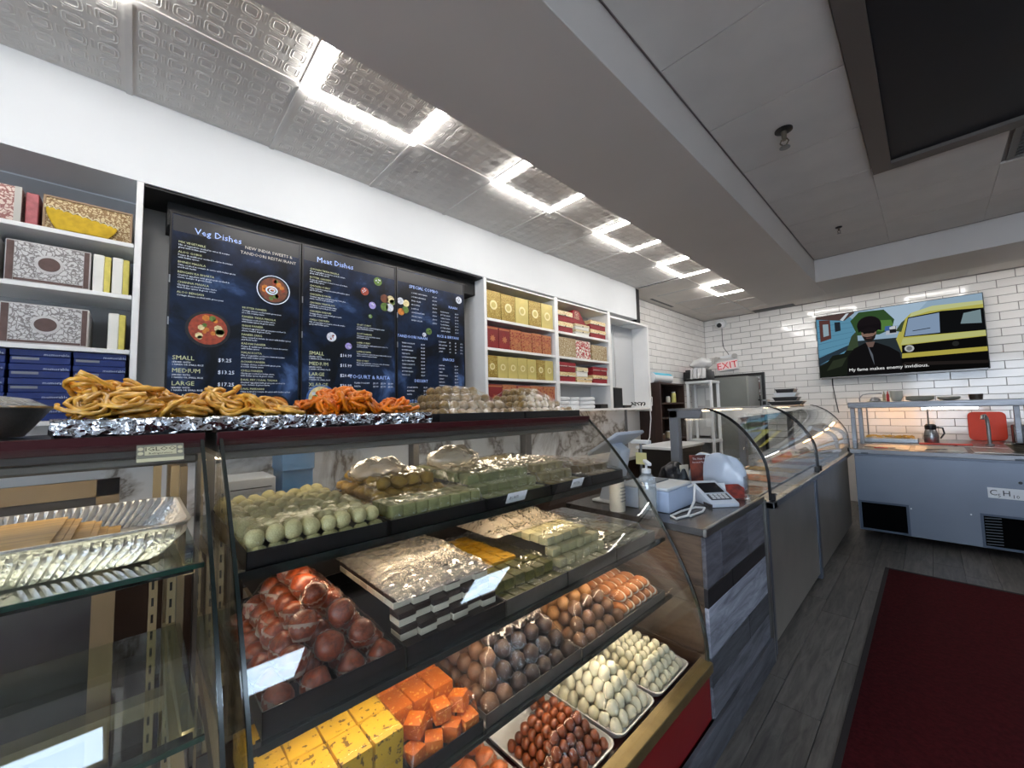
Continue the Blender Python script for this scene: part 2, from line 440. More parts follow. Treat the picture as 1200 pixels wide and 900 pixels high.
# soffit (L shaped beam) and the tray ceiling
so = struct(MB().box(-1.44, -.80, YF, 6.24, 2.81, 3.26).build('trim_1', SOF, bevel=.003))
MB().box(-.80, XR, 5.52, 6.24, 2.81, 3.26).build('soffit_return', SOF, so, bevel=.003)
RX0, RX1, RY0, RY1 = -.17, 1.06, -.69, 3.69
panels = [(1.68, .54), (1.68, 3.0), (1.68, -.69)]
for i in range(7):
    x = -.80+.02+.61*i+T/2-.005
    for k in range(-6, 6):
        y = 2.39+.6135*k+T/2
        if y > 5.6: continue
        if RX0 < x < RX1 and RY0-.1 < y < RY1: continue
        if any(abs(x-(px+T/2)) < .15 and abs(y-(py+T/2)) < .15 for px, py in panels): continue
        if abs(x-.73) < .2 and abs(y-3.92) < .2: continue
        place('ceiling_tile', TP, (x, y, CEIL), parent=ce)
MB().box(-.80, XR, YF, 5.52, CEIL+.0142, CEIL+.018).build('ceiling_backing', mat('backing_grey', (150, 146, 142), .7), ce)
# dark framed ceiling panel
cp = thing('ceiling_panel', 'large black panel with wide brown frame set in the grey ceiling', 'ceiling panel', (.45, 1.5, 3.03))
FR = mat('panel_frame_brown', (92, 84, 79), .5)
for a in ((RX0, RX0+.095, RY0, RY1), (RX1-.095, RX1, RY0, RY1), (RX0+.095, RX1-.095, RY1-.095, RY1), (RX0+.095, RX1-.095, RY0, RY0+.095)):
    MB().box(*a, 3.03, 3.063).build('frame', FR, cp)
MB().box(RX0+.095, RX1-.095, RY0+.095, RY1-.095, 3.052, 3.063).build('dark_sheet', mat('panel_navy', (12, 15, 24), .6, var=.2, vs=2), cp)
# ceiling lights: white rings over the counter
EM = emit('ring_light', (1, .97, .93), RING)
def ring_light(y, label):
    t = thing('ceiling_light', label, 'ceiling light', (-1.695, y+T/2, CEIL), group='ring lights in the ceiling strip')
    x0, x1, y0, y1, b = -2.0, -1.45, y+.004, y+T-.004, .03
    for k in ((x0, x0+b, y0, y1), (x1-b, x1, y0, y1), (x0+b, x1-b, y0, y0+b), (x0+b, x1-b, y1-b, y1)):
        MB().box(*k, CEIL-.028, CEIL-.002).build('light_strip', EM, t)
    o = place('centre_tile', TF, (-.03, 0, -.016), parent=t); o.scale = (.80, .89, 1)
    MB().box(x0-.004, x1, y0-.003, y1+.003, CEIL-.002, CEIL+.010).build('housing', mat('grid_white', (0, 0, 0)), t)
names = ['square ring light above the left shelf, cut by the picture top', 'largest square ring light in view, nearest above the menu boards', 'second square ring light from the menu boards', 'third square ring light along the strip, above the box shelves', 'fourth square ring light along the strip', 'farthest square ring light, nearest the back tile wall']
for y, n in zip(LIGHTY, names): ring_light(y, n)
for i, x in enumerate((-1.38, -.16, 1.06, 2.28)):
    t = thing('ceiling_light', ['leftmost', 'second', 'third', 'rightmost'][i]+' square ring light hidden behind the back soffit', 'ceiling light', (x+T/2, 6.62, CEIL), group='ring lights behind the back soffit')
    for k in ((x, x+.03, 6.32, 6.92), (x+T-.03, x+T, 6.32, 6.92), (x+.03, x+T-.03, 6.32, 6.35), (x+.03, x+T-.03, 6.89, 6.92)): MB().box(*k, CEIL-.012, CEIL-.002).build('light_strip', EM, t)
    MB().box(x-.003, x+T+.003, 6.317, 6.923, CEIL-.002, CEIL-.0005).build('housing', mat('grid_white', (0, 0, 0)), t)
EP = emit('panel_light', (.62, .8, 1.), PANEL)
for (px, py), n in zip(panels, ('beside the black panel', 'nearest the back wall', 'behind the viewer')):
    t = thing('ceiling_panel_light', 'flat cool white ceiling light panel '+n, 'ceiling light', (px+T/2, py+T/2, CEIL), group='flat light panels over the customer floor')
    MB().box(px, px+T, py, py+T, CEIL, CEIL+.02).build('frame', WHITEP, t)
    MB().box(px+.02, px+T-.02, py+.02, py+T-.02, CEIL-.004, CEIL).build('diffuser', EP, t)
# sprinklers
def sprinkler(x, y, s, label):
    t = thing('fire_sprinkler', label, 'sprinkler', (x, y, CEIL), group='ceiling sprinklers')
    MB().lathe([(.036*s, 0), (.036*s, -.006), (.02*s, -.012)], (x, y, CEIL), 20).build('escutcheon', BLACK, t)
    mb = MB().cyl((x, y, CEIL-.01), (x, y, CEIL-.05*s), .012*s, .009*s, 12)
    for q in (-1, 1): mb.tube([(x+q*.01*s, y, CEIL-.045*s), (x+q*.017*s, y, CEIL-.06*s), (x, y, CEIL-.083*s)], .003*s, 6)
    mb.build('body', mat('brass_dull', (120, 112, 98), .35, .8), t)
    MB().lathe([(.0, -.083*s), (.02*s, -.083*s), (.022*s, -.087*s), (0, -.088*s)], (x, y, CEIL), 14, False).build('deflector', mat('chrome_dull', (150, 150, 150), .3, .9), t)
sprinkler(-.486, 2.70, 1.25, 'hanging fire sprinkler with black collar beside the black ceiling panel')
sprinkler(-.469, 4.60, .7, 'small flat fire sprinkler near the far ceiling corner')
# air vent
t = thing('air_vent', 'square grey air vent at the upper right ceiling edge', 'vent', (.75, 3.98, CEIL))
MB().box(.455, 1.05, 3.7, 4.2, CEIL, CEIL+.01).build('frame', mat('vent_grey', (120, 118, 116), .5), t)
for k in range(9): MB().obox((.75, 3.76+.048*k, CEIL-.006), (.26, 0, 0), (0, .016, .008), (0, -.001, .002)).build('louver', mat('vent_slat', (95, 92, 90), .5), t)
# dark slot and gap in the far ceiling strip
t = tag(MB().box(-2.76, -2.72, 5.48, 6.2, CEIL-.003, CEIL+.0).build('slot_diffuser', BLACK), 'thin black slot diffuser in the ceiling by the tile wall', 'vent')
# ================================================================ shelves on the left wall
def carton(name, label, cat, b, m, group=None, bevel=.003):
    x0, x1, y0, y1, z0, z1 = b
    t = thing(name, label, cat, ((x0+x1)/2, (y0+y1)/2, z0), group=group)
    MB().box(*b).build('carton', m, t, bevel=bevel)
    return t
XS = -2.61
s = thing('shelving_unit', 'white wall shelf unit at the left picture edge holding gift boxes', 'shelf', (-2.755, -.6, 1.43))
MB().box(XB, XS, -.030, -.004, 1.43, 2.62).build('upright', SHELF, s, bevel=.002)
MB().box(XB, XS, -1.23, -1.205, 1.43, 2.62).build('upright', SHELF, s, bevel=.002)
for z in (1.45, 1.78, 2.045, 2.30): MB().box(XB, XS-.003, -1.205, -.031, z-.02, z).build('shelf_board', SHELF, s, bevel=.0015)
MB().box(XB, XB+.008, -1.205, -.031, 1.46, 2.61).build('back_panel', mat('shelf_back_grey', (150, 150, 150), .6), s)
# big silver boxes
SILV = mat('box_silver', (190, 186, 184), .35, var=.1, vs=30)
SILPAT = ornate('silver_scroll_print', (200, 198, 196), (128, 122, 120), 60, .12)
BRN = mat('box_brown_band', (92, 70, 64), .4, var=.15, vs=25)
def gift_box(label, y0, y1, z0, z1, body, pat, band, group, x1=-2.63):
    t = carton('gift_box', label, 'gift box', (-2.86, x1, y0, y1, z0, z1), body, group)
    h = z1-z0; w = y1-y0
    MB().box(x1-.001, x1+.0015, y0+w*.1, y1-w*.09, z0+h*.1, z1-h*.03).build('patterned_panel', pat, t)
    MB().box(x1-.001, x1+.002, y0+w*.015, y0+w*.095, z0+.006, z1-.006).build('side_band', band, t)
    MB().box(x1-.001, x1+.002, y1-w*.085, y1-w*.02, z0+.006, z1-.006).build('side_band', band, t)
    MB().box(x1-.001, x1+.002, y0+w*.1, y1-w*.09, z0+.006, z0+h*.09).build('bottom_band', band, t)
    c = ((y0+y1)/2, (z0+z1)/2)
    def ell(a, b, d0, d1, nm, m):
        mb = MB(); mb.prism([(c[0]+a*math.cos(2*PI*i/28), c[1]+b*math.sin(2*PI*i/28)) for i in range(28)], 'x', x1+d0, x1+d1); mb.build(nm, m, t)
    ell(w*.17, h*.23, .001, .003, 'medallion_rim', body); ell(w*.13, h*.17, .002, .0045, 'medallion', band)
    return t
gift_box('large silver scroll-patterned gift box on the middle shelf, beside two cream boxes', -.42, -.172, 2.046, 2.225, SILV, SILPAT, BRN, None)
gift_box('large silver scroll-patterned gift box on the lower shelf, beside one cream box', -.425, -.17, 1.781, 1.955, SILV, SILPAT, BRN, None)
gift_box('silver gift box at the left picture edge on the middle shelf', -.70, -.435, 2.046, 2.225, SILV, SILPAT, BRN, None)
GOLDT = ornate('gold_glitter_print', (184, 166, 128), (120, 92, 56), 70, .2, metal=.3)
PINKT = ornate('pink_glitter_print', (204, 184, 172), (140, 92, 88), 60, .16, metal=.2)
t = carton('gift_box', 'glittery gold gift box standing behind the yellow basket', 'gift box', (-2.86, -2.64, -.325, -.04, 2.301, 2.455), GOLDT)
for b in ((-.325, -.317, 2.301, 2.455), (-.048, -.04, 2.301, 2.455), (-.317, -.048, 2.447, 2.455)): MB().box(-2.641, -2.636, *b).build('edge_strip', mat('box_edge_tan', (150, 122, 92), .5), t)
t = carton('gift_box', 'pink and white glittery gift box at the left end of the top shelf', 'gift box', (-2.86, -2.64, -.66, -.385, 2.301, 2.46), PINKT)
for b in ((-.405, -.385, 2.301, 2.46),): MB().box(-2.641, -2.636, *b).build('edge_strip', mat('box_edge_silver', (180, 176, 168), .4), t)
carton('gift_box', 'narrow rose pink gift box standing upright between two glittery boxes', 'gift box', (-2.86, -2.65, -.376, -.338, 2.301, 2.45), mat('rose_pink', (168, 88, 92), .45, var=.2, vs=40))
# yellow basket with zigzag trim
t = thing('fabric_basket', 'yellow fabric basket with white zigzag trim on the top shelf', 'basket', (-2.625, -.20, 2.301))
YEL = mat('yellow_fabric', (196, 160, 22), .7, var=.15, vs=30, bump=.3, bs=200)
mb = MB(); P = []
for j in range(9):
    v = j/8; ring = []
    for i in range(33):
        a = 2*PI*i/32; k = .72+.28*math.sin(v*PI/2)
        ring.append((-2.622+.016*k*math.cos(a), -.203+.112*k*math.sin(a), 2.302+.075*v-.018*math.sin(a)*v))
    P.append(ring)
mb.grid(P); mb.add([(-2.628, -.203, 2.303)], []); mb.build('bowl', YEL, t)
zz = []
for i in range(49):
    a = 2*PI*i/48; zz.append((-2.622+.017*math.cos(a), -.203+.115*math.sin(a), 2.302+.078-.018*math.sin(a)+(.007 if i % 2 else -.007)))
MB().tube(zz[:-1], .0022, 5, True).build('zigzag_trim', mat('cream_trim', (222, 214, 180), .6), t)
# cream boxes with a yellow side
CRM = mat('cream_card', (222, 220, 212), .6); YLW = mat('pale_yellow_card', (204, 190, 92), .6, var=.1, vs=40)
for y0, z0, h, lab in ((-.165, 2.046, .178, 'cream and yellow box beside the upper silver gift box'), (-.102, 2.046, .178, 'cream and yellow box next to the shelf upright, middle shelf'), (-.108, 1.781, .172, 'single cream and yellow box on the lower shelf')):
    t = carton('slim_box', lab, 'box', (-2.85, -2.635, y0, y0+.036, z0, z0+h), CRM, 'cream and yellow slim boxes')
    MB().box(-2.85, -2.636, y0+.0365, y0+.058, z0, z0+h-.004).build('yellow_sleeve', YLW, t, bevel=.002)
# blue boxes
BLU = mat('blue_card', (22, 42, 104), .35, var=.12, vs=20); PUR = mat('purple_card', (92, 24, 70), .4, var=.12, vs=20)
LET = mat('pale_print', (196, 204, 220), .5); SILB = mat('silver_band_print', (128, 130, 138), .4)
for ci, (y0, y1) in enumerate(((-.575, -.40), (-.392, -.218), (-.212, -.042))):
    for k in range(5):
        z0 = 1.451+.0615*k; blue = not (ci == 2 and k < 2)
        nm = ['bottom', 'second', 'third', 'fourth', 'top'][k]; cn = ['left', 'middle', 'right'][ci]
        lab = f'{"navy blue" if blue else "purple"} flat sweet box, {nm} of the {cn} stack under the shelf'
        t = thing('sweet_box', lab, 'box', (-2.74, (y0+y1)/2, z0), group='flat sweet boxes under the left shelf')
        m = BLU if blue else PUR
        MB().box(-2.85, -2.632, y0+.002, y1-.002, z0, z0+.032).build('tray', m, t, bevel=.002)
        MB().box(-2.852, -2.63, y0, y1, z0+.0325, z0+.0605).build('lid', m, t, bevel=.002)
        MB().box(-2.63, -2.6288, y0+.008, y0+.082, z0+.016, z0+.0265).build('band_print', SILB, t)
        text_mb([('memorable', y0+.094, z0+.036, .0165, 'LEFT')], ((-2.6292, 0, 0), (0, 1, 0), (0, 0, 1))).build('lettering', LET, t)

# ---------------------------------------------------------------- shelf unit right of the menus
s = thing('shelving_unit', 'white three-bay wall shelf unit of gold and red boxes beside the menus', 'shelf', (-2.755, 3.64, 1.43))
UP = [(2.168, 2.200), (3.113, 3.166), (4.098, 4.156)]
for a, b in UP: MB().box(XB, XS, a, b, 1.43, 2.619).build('upright', SHELF, s, bevel=.002)
MB().box(XB, XS, 5.06, 5.10, 1.40, 2.58).build('upright', SHELF, s, bevel=.002)
MB().box(XB, XS-.003, 4.157, 5.06, 2.555, 2.58).build('shelf_board', SHELF, s, bevel=.0015)
for (a, b) in ((2.201, 3.112), (3.167, 4.097)):
    for z in (1.45, 1.742, 2.005, 2.268): MB().box(XB, XS-.003, a, b, z-.024, z).build('shelf_board', SHELF, s, bevel=.0015)
    MB().box(XB, XS-.003, a, b, 2.585, 2.6).build('shelf_board', SHELF, s, bevel=.0015)
MB().box(XB, XS-.003, 4.157, 5.06, 1.425, 1.45).build('shelf_board', SHELF, s, bevel=.0015)
MB().box(XB, -2.836, 4.157, 5.058, 1.451, 2.554).build('back_panel', mat('shelf_back_pale', (198, 200, 202), .6), s)
MB().box(XB, XB+.008, 2.2, 4.1, 1.45, 2.58).build('back_panel', mat('shelf_back_pale', (178, 180, 182), .6), s)
GOLD1 = ornate('gold_card_print', (190, 168, 92), (150, 122, 50), 60, .3, rough=.35, metal=.25)
GOLD2 = mat('gold_card_plain', (198, 180, 106), .38, .2, var=.08, vs=12)
GOLDL = mat('gold_light_print', (226, 214, 160), .4, .2)
REDC = mat('red_card', (128, 32, 32), .4, var=.12, vs=10); REDG = ornate('red_gold_print', (140, 40, 34), (176, 116, 72), 45, .22)
def front_box(label, y0, y1, z0, h, m, group, emblem, x1=-2.63, em_m=None):
    t = carton('sweet_box', label, 'box', (-2.86, x1, y0+.002, y1-.002, z0+.001, z0+h), m, group)
    c = ((y0+y1)/2, z0+h*.5); r = min(y1-y0, h)*.24
    if emblem == 'round':
        MB().prism([(c[0]+r*math.cos(2*PI*i/20), c[1]+r*math.sin(2*PI*i/20)) for i in range(20)], 'x', x1, x1+.002).build('medallion', em_m, t)
        MB().prism([(c[0]+r*.6*math.cos(2*PI*i/20), c[1]+r*.6*math.sin(2*PI*i/20)) for i in range(20)], 'x', x1+.001, x1+.0032).build('medallion_centre', GOLD2, t)
    elif emblem == 'star':
        MB().prism([(c[0]+r*(1 if i % 2 else .55)*math.cos(2*PI*i/16), c[1]-.01+r*(1 if i % 2 else .55)*math.sin(2*PI*i/16)) for i in range(16)], 'x', x1, x1+.002).build('flower_emblem', em_m, t)
        MB().box(x1, x1+.0015, y0+.01, y1-.01, z0+h-.022, z0+h-.01).build('top_band', em_m, t)
    return t
ordn = ['first', 'second', 'third', 'fourth', 'fifth', 'sixth', 'seventh']
def row(n, y0, y1, z, h, mats, what, where, emblem, em_m, group):
    wd = (y1-y0)/n
    for i in range(n):
        front_box(f'{what}, {ordn[i]} from the menus {where}', y0+wd*i, y0+wd*(i+1)-.001, z, h+(random.random()-.5)*.006, mats[i % len(mats)], group, emblem, em_m=em_m)
row(5, 2.203, 3.108, 2.268, .255, [GOLD1, GOLD1, GOLD2, GOLD1, GOLD2], 'tall gold box with round medallion', 'on the top box shelf', 'round', GOLDL, 'gold boxes on the top shelf')
row(6, 2.203, 3.07, 2.005, .195, [REDC, REDC, REDG, REDG, REDG, REDG], 'brick red box', 'on the second box shelf', 'star', mat('copper_print', (186, 120, 80), .4, .3), 'red boxes on the second shelf')
row(7, 2.203, 3.09, 1.742, .20, [GOLD1, GOLD2, GOLD2, GOLD2, GOLD2, GOLD1, GOLD2], 'small gold box', 'on the third box shelf', 'round', GOLDL, 'gold boxes on the third shelf')
row(5, 2.203, 3.108, 1.45, .235, [REDC, REDG, REDC, REDG, REDG], 'red and copper box', 'on the bottom box shelf', 'star', mat('copper_print', (0, 0, 0)), 'red boxes on the bottom shelf')
# second bay
REDV = mat('red_velvet', (136, 18, 30), .6, var=.15, vs=30); GOLDV = ornate('gold_lace_print', (188, 150, 92), (226, 206, 160), 60, .2)
def lidbox(y0, y1, z0, h, lab, group, flip=False, body=None, lid=None, knob=True):
    t = thing('lidded_box', lab, 'gift box', (-2.74, (y0+y1)/2, z0), group=group)
    MB().box(-2.85, -2.64, y0+.006, y1-.006, z0+.001, z0+h*.55).build('base', body or REDV, t, bevel=.003)
    MB().box(-2.855, -2.635, y0+.002, y1-.002, z0+h*.55, z0+h-.001).build('lid', lid or GOLDV, t, bevel=.003)
    MB().tube([(-2.634, y0+.004+(y1-y0-.008)*i/16, z0+h*.55+(.006 if i % 2 else 0)) for i in range(17)], .0025, 5).build('scallop_trim', CRM, t)
    if knob: MB().sph((-2.632, (y0+y1)/2, z0+h*.6), .007, nu=8, nv=6).build('clasp', mat('clasp_dark', (50, 30, 26), .4), t)
g = 'red and gold lidded boxes'
for i in range(2): lidbox(3.175, 3.45, 2.269+.118*i, .116, ['lower', 'upper'][i]+' red and gold lidded box of the left stack on the top shelf', g)
for i in range(2): lidbox(3.775, 4.09, 2.269+.105*i, .103, ['lower', 'upper'][i]+' red and gold lidded box of the right stack on the top shelf', g)
for i in range(2): lidbox(3.49, 3.755, 2.269+.065*i, .063, ['lower', 'upper'][i]+' small cream lidded box under the red gift bag', 'small cream lidded boxes', body=CRM, lid=mat('cream_gold', (206, 190, 150), .5))
t = thing('gift_bag', 'red folded gift bag with floral print leaning on the top shelf', 'gift bag', (-2.72, 3.56, 2.40))
MB().prism([(3.46, 2.40), (3.73, 2.40), (3.60, 2.55), (3.50, 2.555), (3.46, 2.50)], 'x', -2.76, -2.66).build('bag', REDV, t, bevel=.004)
MB().prism([(3.50, 2.45), (3.60, 2.45), (3.585, 2.535), (3.51, 2.54)], 'x', -2.661, -2.657).build('print', ornate('bag_print', (206, 160, 120), (120, 30, 36), 60, .3), t)
DOT = ornate('leopard_print', (216, 206, 176), (150, 124, 84), 70, .3); FLR = ornate('floral_print', (226, 220, 208), (170, 40, 48), 26, .12)
t = carton('patterned_box', 'cream and gold dotted box at the left of the second shelf', 'box', (-2.86, -2.63, 3.18, 3.48, 2.006, 2.215), DOT)
t = carton('patterned_box', 'white box with red flowers between two dotted boxes', 'box', (-2.86, -2.635, 3.485, 3.755, 2.006, 2.21), FLR)
for i in range(9):
    y = 3.50+random.random()*.24; z = 2.02+random.random()*.175
    MB().prism([(y+.014*math.cos(2*PI*k/8), z+.011*math.sin(2*PI*k/8)) for k in range(8)], 'x', -2.635, -2.6335).build('flower_print', mat('flower_red', (176, 34, 44), .5), t)
t = carton('patterned_box', 'cream and gold dotted box at the right of the second shelf', 'box', (-2.86, -2.63, 3.785, 4.085, 2.006, 2.185), DOT)
for i in range(2): lidbox(3.19, 3.475, 1.743+.105*i, .103, ['lower', 'upper'][i]+' red and gold lidded box of the left stack on the third shelf', g, lid=GOLDV if i == 0 else REDV)
lidbox(3.49, 3.70, 1.743+.062, .105, 'cream lidded box standing on a gold box on the third shelf', None, body=CRM, lid=mat('cream_gold', (0, 0, 0)))
lidbox(3.485, 3.78, 1.743, .06, 'flat gold lidded box under the cream box on the third shelf', None, body=GOLDV, lid=GOLDV)
for i in range(2): lidbox(3.79, 4.09, 1.743+.095*i, .093, ['lower', 'upper'][i]+' red and gold lidded box of the right stack on the third shelf', g, lid=GOLDV if i == 0 else REDV)
FOAM = mat('white_foam', (226, 228, 230), .6)
for i, (y, r) in enumerate(((3.33, .10), (3.53, .08), (3.77, .115))):
    t = thing('foam_container', ['left', 'middle', 'right'][i]+'most stack of round white foam containers on the bottom shelf', 'container', (-2.74, y, 1.451), group='white foam containers')
    for k in range(3):
        z = 1.451+.044*k
        MB().lathe([(r*.86, z), (r, z+.012), (r, z+.034), (r*.9, z+.042)], (-2.74, y, 0), 20, sx=.9).build('container', FOAM, t)
t = carton('card_reader_box', 'small black box at the right of the foam containers', 'box', (-2.80, -2.64, 3.93, 4.08, 1.451, 1.50), BLACK)
# third bay: speaker, cables
t = thing('loudspeaker', 'small black box speaker in the empty shelf bay', 'speaker', (-2.70, 4.30, 1.451))
MB().box(-2.80, -2.63, 4.19, 4.40, 1.451, 1.70).build('cabinet', BLACK, t, bevel=.006)
MB().box(-2.63, -2.624, 4.205, 4.385, 1.465, 1.685).build('grille', mat('speaker_cloth', (28, 28, 30), .9, bump=.5, bs=300), t)
t = thing('network_router', 'flat black network box with cables next to the speaker', 'router', (-2.70, 4.52, 1.451))
MB().box(-2.79, -2.64, 4.45, 4.62, 1.451, 1.485).build('case', BLACK, t, bevel=.006)
for q in (4.47, 4.60): MB().cyl((-2.78, q, 1.485), (-2.78, q, 1.56), .005, n=8).build('antenna', BLACK, t)
CBL = mat('white_cable', (220, 220, 220), .4)
for i, (a, b) in enumerate(((4.50, 4.47), (4.56, 4.58))):
    tag(MB().tube([(-2.828, a, 2.54), (-2.828, a+.01, 2.2), (-2.828, b, 1.8), (-2.82, b-.02, 1.55), (-2.80, b, 1.50)], .006, 6).build('cable', CBL), ['left', 'right'][i]+' white cable running down the back of the empty shelf bay', 'cable', 'white cables in the empty bay')
tag(MB().tube([(-2.66+.02*math.sin(i*1.3), 4.63+.40*i/24, 1.47+.05*abs(math.sin(i*.55))) for i in range(25)], .006, 6).build('cable_tangle', BLACK), 'black tangled cable lying on the empty shelf bay', 'cable')
tag(MB().tube([(-2.62, 5.06, 1.62), (-2.60, 5.10, 1.58), (-2.60, 5.09, 1.48), (-2.60, 5.03, 1.44), (-2.59, 5.02, 1.30), (-2.60, 4.98, 1.05), (-2.62, 4.90, .93)], .007, 6).build('cable', CBL), 'white cable hanging over the right shelf edge', 'cable')
tag(MB().lathe([(.11, 0), (.115, -.008), (.10, -.016), (0, -.018)], (-2.73, 4.78, 2.554), 24, sx=.75).build('round_disc', WHITEP), 'round white disc standing for a cable loop under the top board of the empty bay', 'lamp')  # plain disc in place of a looped white cable, no lamp

# ---------------------------------------------------------------- menu boards
PRN = nebula(); PALE = mat('menu_white_glow_print', (214, 224, 240), .5, em=.12); BLUEP = mat('menu_title_glow_print', (150, 176, 235), .5, em=.25); OLIV = mat('menu_olive_glow_print', (190, 196, 150), .5, em=.12)  # menu inks carry a faint glow of their own though nothing lights them
FRAME = mat('menu_frame', (20, 21, 24), .3)
XM = -2.655
def fr(y, z, d=.0012): return ((XM+d, y, z), (0, 1, 0), (0, 0, 1))
FB = {k: mat('food_'+k, v, .5, var=.25, vs=60) for k, v in dict(red=(150, 62, 40), brown=(110, 60, 36), cream=(214, 200, 150), green=(90, 120, 50), white=(206, 210, 220), orange=(196, 120, 44), dark=(26, 26, 30), blue=(60, 96, 160), purple=(150, 140, 200)).items()}
def food(t, y, z, r, rim, fill, bits, nm='dish_picture', seed=1):
    rd = random.Random(seed)
    def disc(cy, cz, rr, d, n, m, q=22, sq=1.):
        MB().prism([(cy+rr*math.cos(2*PI*i/q), cz+rr*sq*math.sin(2*PI*i/q)) for i in range(q)], 'x', XM+.0004, XM+d).build(n, m, t)
    disc(y, z, r, .0012, nm, rim); disc(y, z, r*.86, .0018, nm, fill)
    for m in bits:
        for _ in range(5):
            a = rd.random()*2*PI; k = rd.random()**.5*r*.65
            disc(y+k*math.cos(a), z+k*math.sin(a), r*(.1+.1*rd.random()), .0024, 'morsel_picture', m, 7)
def board(label, y0, y1):
    t = thing('menu_board', label, 'menu board', (-2.675, (y0+y1)/2, 1.47), group='menu boards on the wall')
    MB().box(-2.70, XM, y0+.006, y1-.006, 1.48, 2.52).build('print_panel', PRN, t)
    for b in ((y0, y0+.008, 1.475, 2.53), (y1-.008, y1, 1.475, 2.53), (y0+.008, y1-.008, 2.52, 2.53), (y0+.008, y1-.008, 1.475, 1.483)):
        MB().box(-2.705, XM+.004, *b).build('frame_bar', FRAME, t)
    for z in (1.95, 2.17): MB().box(XM+.004, XM+.008, y0+.001, y0+.007, z-.02, z+.02).build('hinge', mat('hinge_metal', (170, 172, 175), .3, .8), t)
    MB().box(XM+.0002, XM+.0008, y0+.012, y1-.012, 2.43, 2.515).build('header_strip', mat('menu_header', (42, 44, 48), .3), t)
    return t
def put(t, lines, m, nm='lettering'):
    o = text_mb(lines, fr(0, 0)).build(nm, m, t)
    if nm == 'lettering': o['kind'] = 'stuff'
def items(y, z, names, step, d1, d2, w1=.0158, w2=.0122, al='LEFT'):
    A = []; B = []
    for i, n in enumerate(names):
        zz = z-step*i
        A.append((n, y, zz, w1, al)); B.append((d1[i % len(d1)], y, zz-.0145, w2, al))
        if step > .036: B.append((d2[i % len(d2)], y, zz-.0275, w2, al))
    return A, B
D1 = ['Mix of vegetables cooked in onion & tomato', 'Potato & cauliflower cooked in onion & tomato', 'Okra cooked in tomato & onion with Indian spices', 'Crushed egg plant with green peas cooked in', 'Chickpeas cooked in Indian sauce', 'Cottage cheese cooked with green peas']
D2 = ['gravy with Indian spices', 'with Indian spices', 'and fresh herbs', 'onion, tomato & green herbs', 'with Indian spices & green onion', 'in a rich creamy sauce']
t = board('left menu board of three, headed Veg Dishes', .10, .722)
put(t, [('Veg Dishes', .20, 2.435, .047, 'LEFT')], BLUEP, 'title')
put(t, [('NEW INDIA SWEETS &', .55, 2.415, .0245, 'CENTER'), ('TANDOORI RESTAURANT', .55, 2.382, .0245, 'CENTER')], mat('menu_grey_glow_print', (190, 186, 176), .5, em=.1), 'restaurant_name')  # this ink glows faintly as well
a, b = items(.135, 2.37, ['MIX VEGETABLE', 'ALOO GOBHI', 'BHINDI MASALA', 'BENGAN KA BHARTA', 'CHANNA MASALA', 'ALOO BENGAN'], .0535, D1, D2)
put(t, a, OLIV); put(t, b[:-1], PALE)
a, b = items(.42, 2.065, ['MUTTER PANEER', 'PANEER TIKKA MASALA', 'SHAHI PANEER', 'PANEER SAAG', 'KADHAI PANEER', 'MALAI KOFTA', 'ACHARI PANEER', 'CHILLI PANEER', 'DAAL FRY / DAAL TADKA', 'DAAL MAKHANI'], .0515, D1[::-1], D2[::-1])
put(t, a, OLIV); put(t, b, PALE)
def sizes(t, y, z, prices):
    A = [(n, y, z-.0665*i, .031, 'LEFT') for i, n in enumerate(('SMALL', 'MEDIUM', 'LARGE', 'XLARGE'))]
    put(t, A, OLIV); put(t, [(p, y+.19, z-.0665*i, .028, 'LEFT') for i, p in enumerate(prices)]+[(s_, y, z-.0665*i-.0165-.013*k, .0118, 'LEFT') for i in range(4) for k, s_ in enumerate(('SERVED WITH', '1 NAAN OR SMALL RICE'))], PALE)
sizes(t, .125, 1.752, ('$9.25', '$13.25', '$17.25', '$25.99'))
food(t, .575, 2.20, .085, FB['dark'], FB['brown'], [FB['red'], FB['orange'], FB['green']], seed=3)
MB().tube([(XM+.004, .565+.028*math.cos(2*PI*i/18), 2.195+.022*math.sin(2*PI*i/18)) for i in range(18)], .004, 5, True).build('onion_ring_picture', PALE, t)
MB().tube([(XM+.004, .567+.014*math.cos(2*PI*i/14), 2.195+.010*math.sin(2*PI*i/14)) for i in range(14)], .003, 5, True).build('onion_ring_picture', PALE, t)
food(t, .27, 1.925, .098, FB['dark'], FB['red'], [FB['cream'], FB['orange'], FB['green']], seed=5)
food(t, .60, 1.50, .075, FB['dark'], FB['orange'], [FB['cream']], seed=6)
MB().tube([(XM+.003, .575+.085*math.cos(2*PI*i/26), 2.20+.085*math.sin(2*PI*i/26)) for i in range(26)], .0025, 5, True).build('bowl_rim_picture', PALE, t)
t = board('middle menu board of three, headed Meat Dishes', .728, 1.362)
put(t, [('Meat Dishes', .815, 2.435, .047, 'LEFT')], BLUEP, 'title')
a, b = items(.775, 2.375, ['CHICKEN TIKKA MASALA', 'BUTTER CHICKEN', 'CHICKEN CURRY', 'CHICKEN KORMA', 'CHICKEN VINDALOO', 'CHICKEN KADHAI', 'CHILLI CHICKEN'], .0545, D1, D2)
put(t, a, OLIV); put(t, b, PALE)
a, b = items(1.075, 2.055, ['GOAT CURRY', 'GOAT KARAHI', 'LAMB CURRY', 'LAMB KORMA', 'FISH CURRY'], .062, D1[::-1], D2)
put(t, a, OLIV); put(t, b, PALE)
sizes(t, .775, 1.83, ('$10.99', '$15.99', '$20.49', '$30.99'))
put(t, [('YOGURT & RAITA', 1.17, 1.69, .036, 'CENTER')], BLUEP, 'heading')
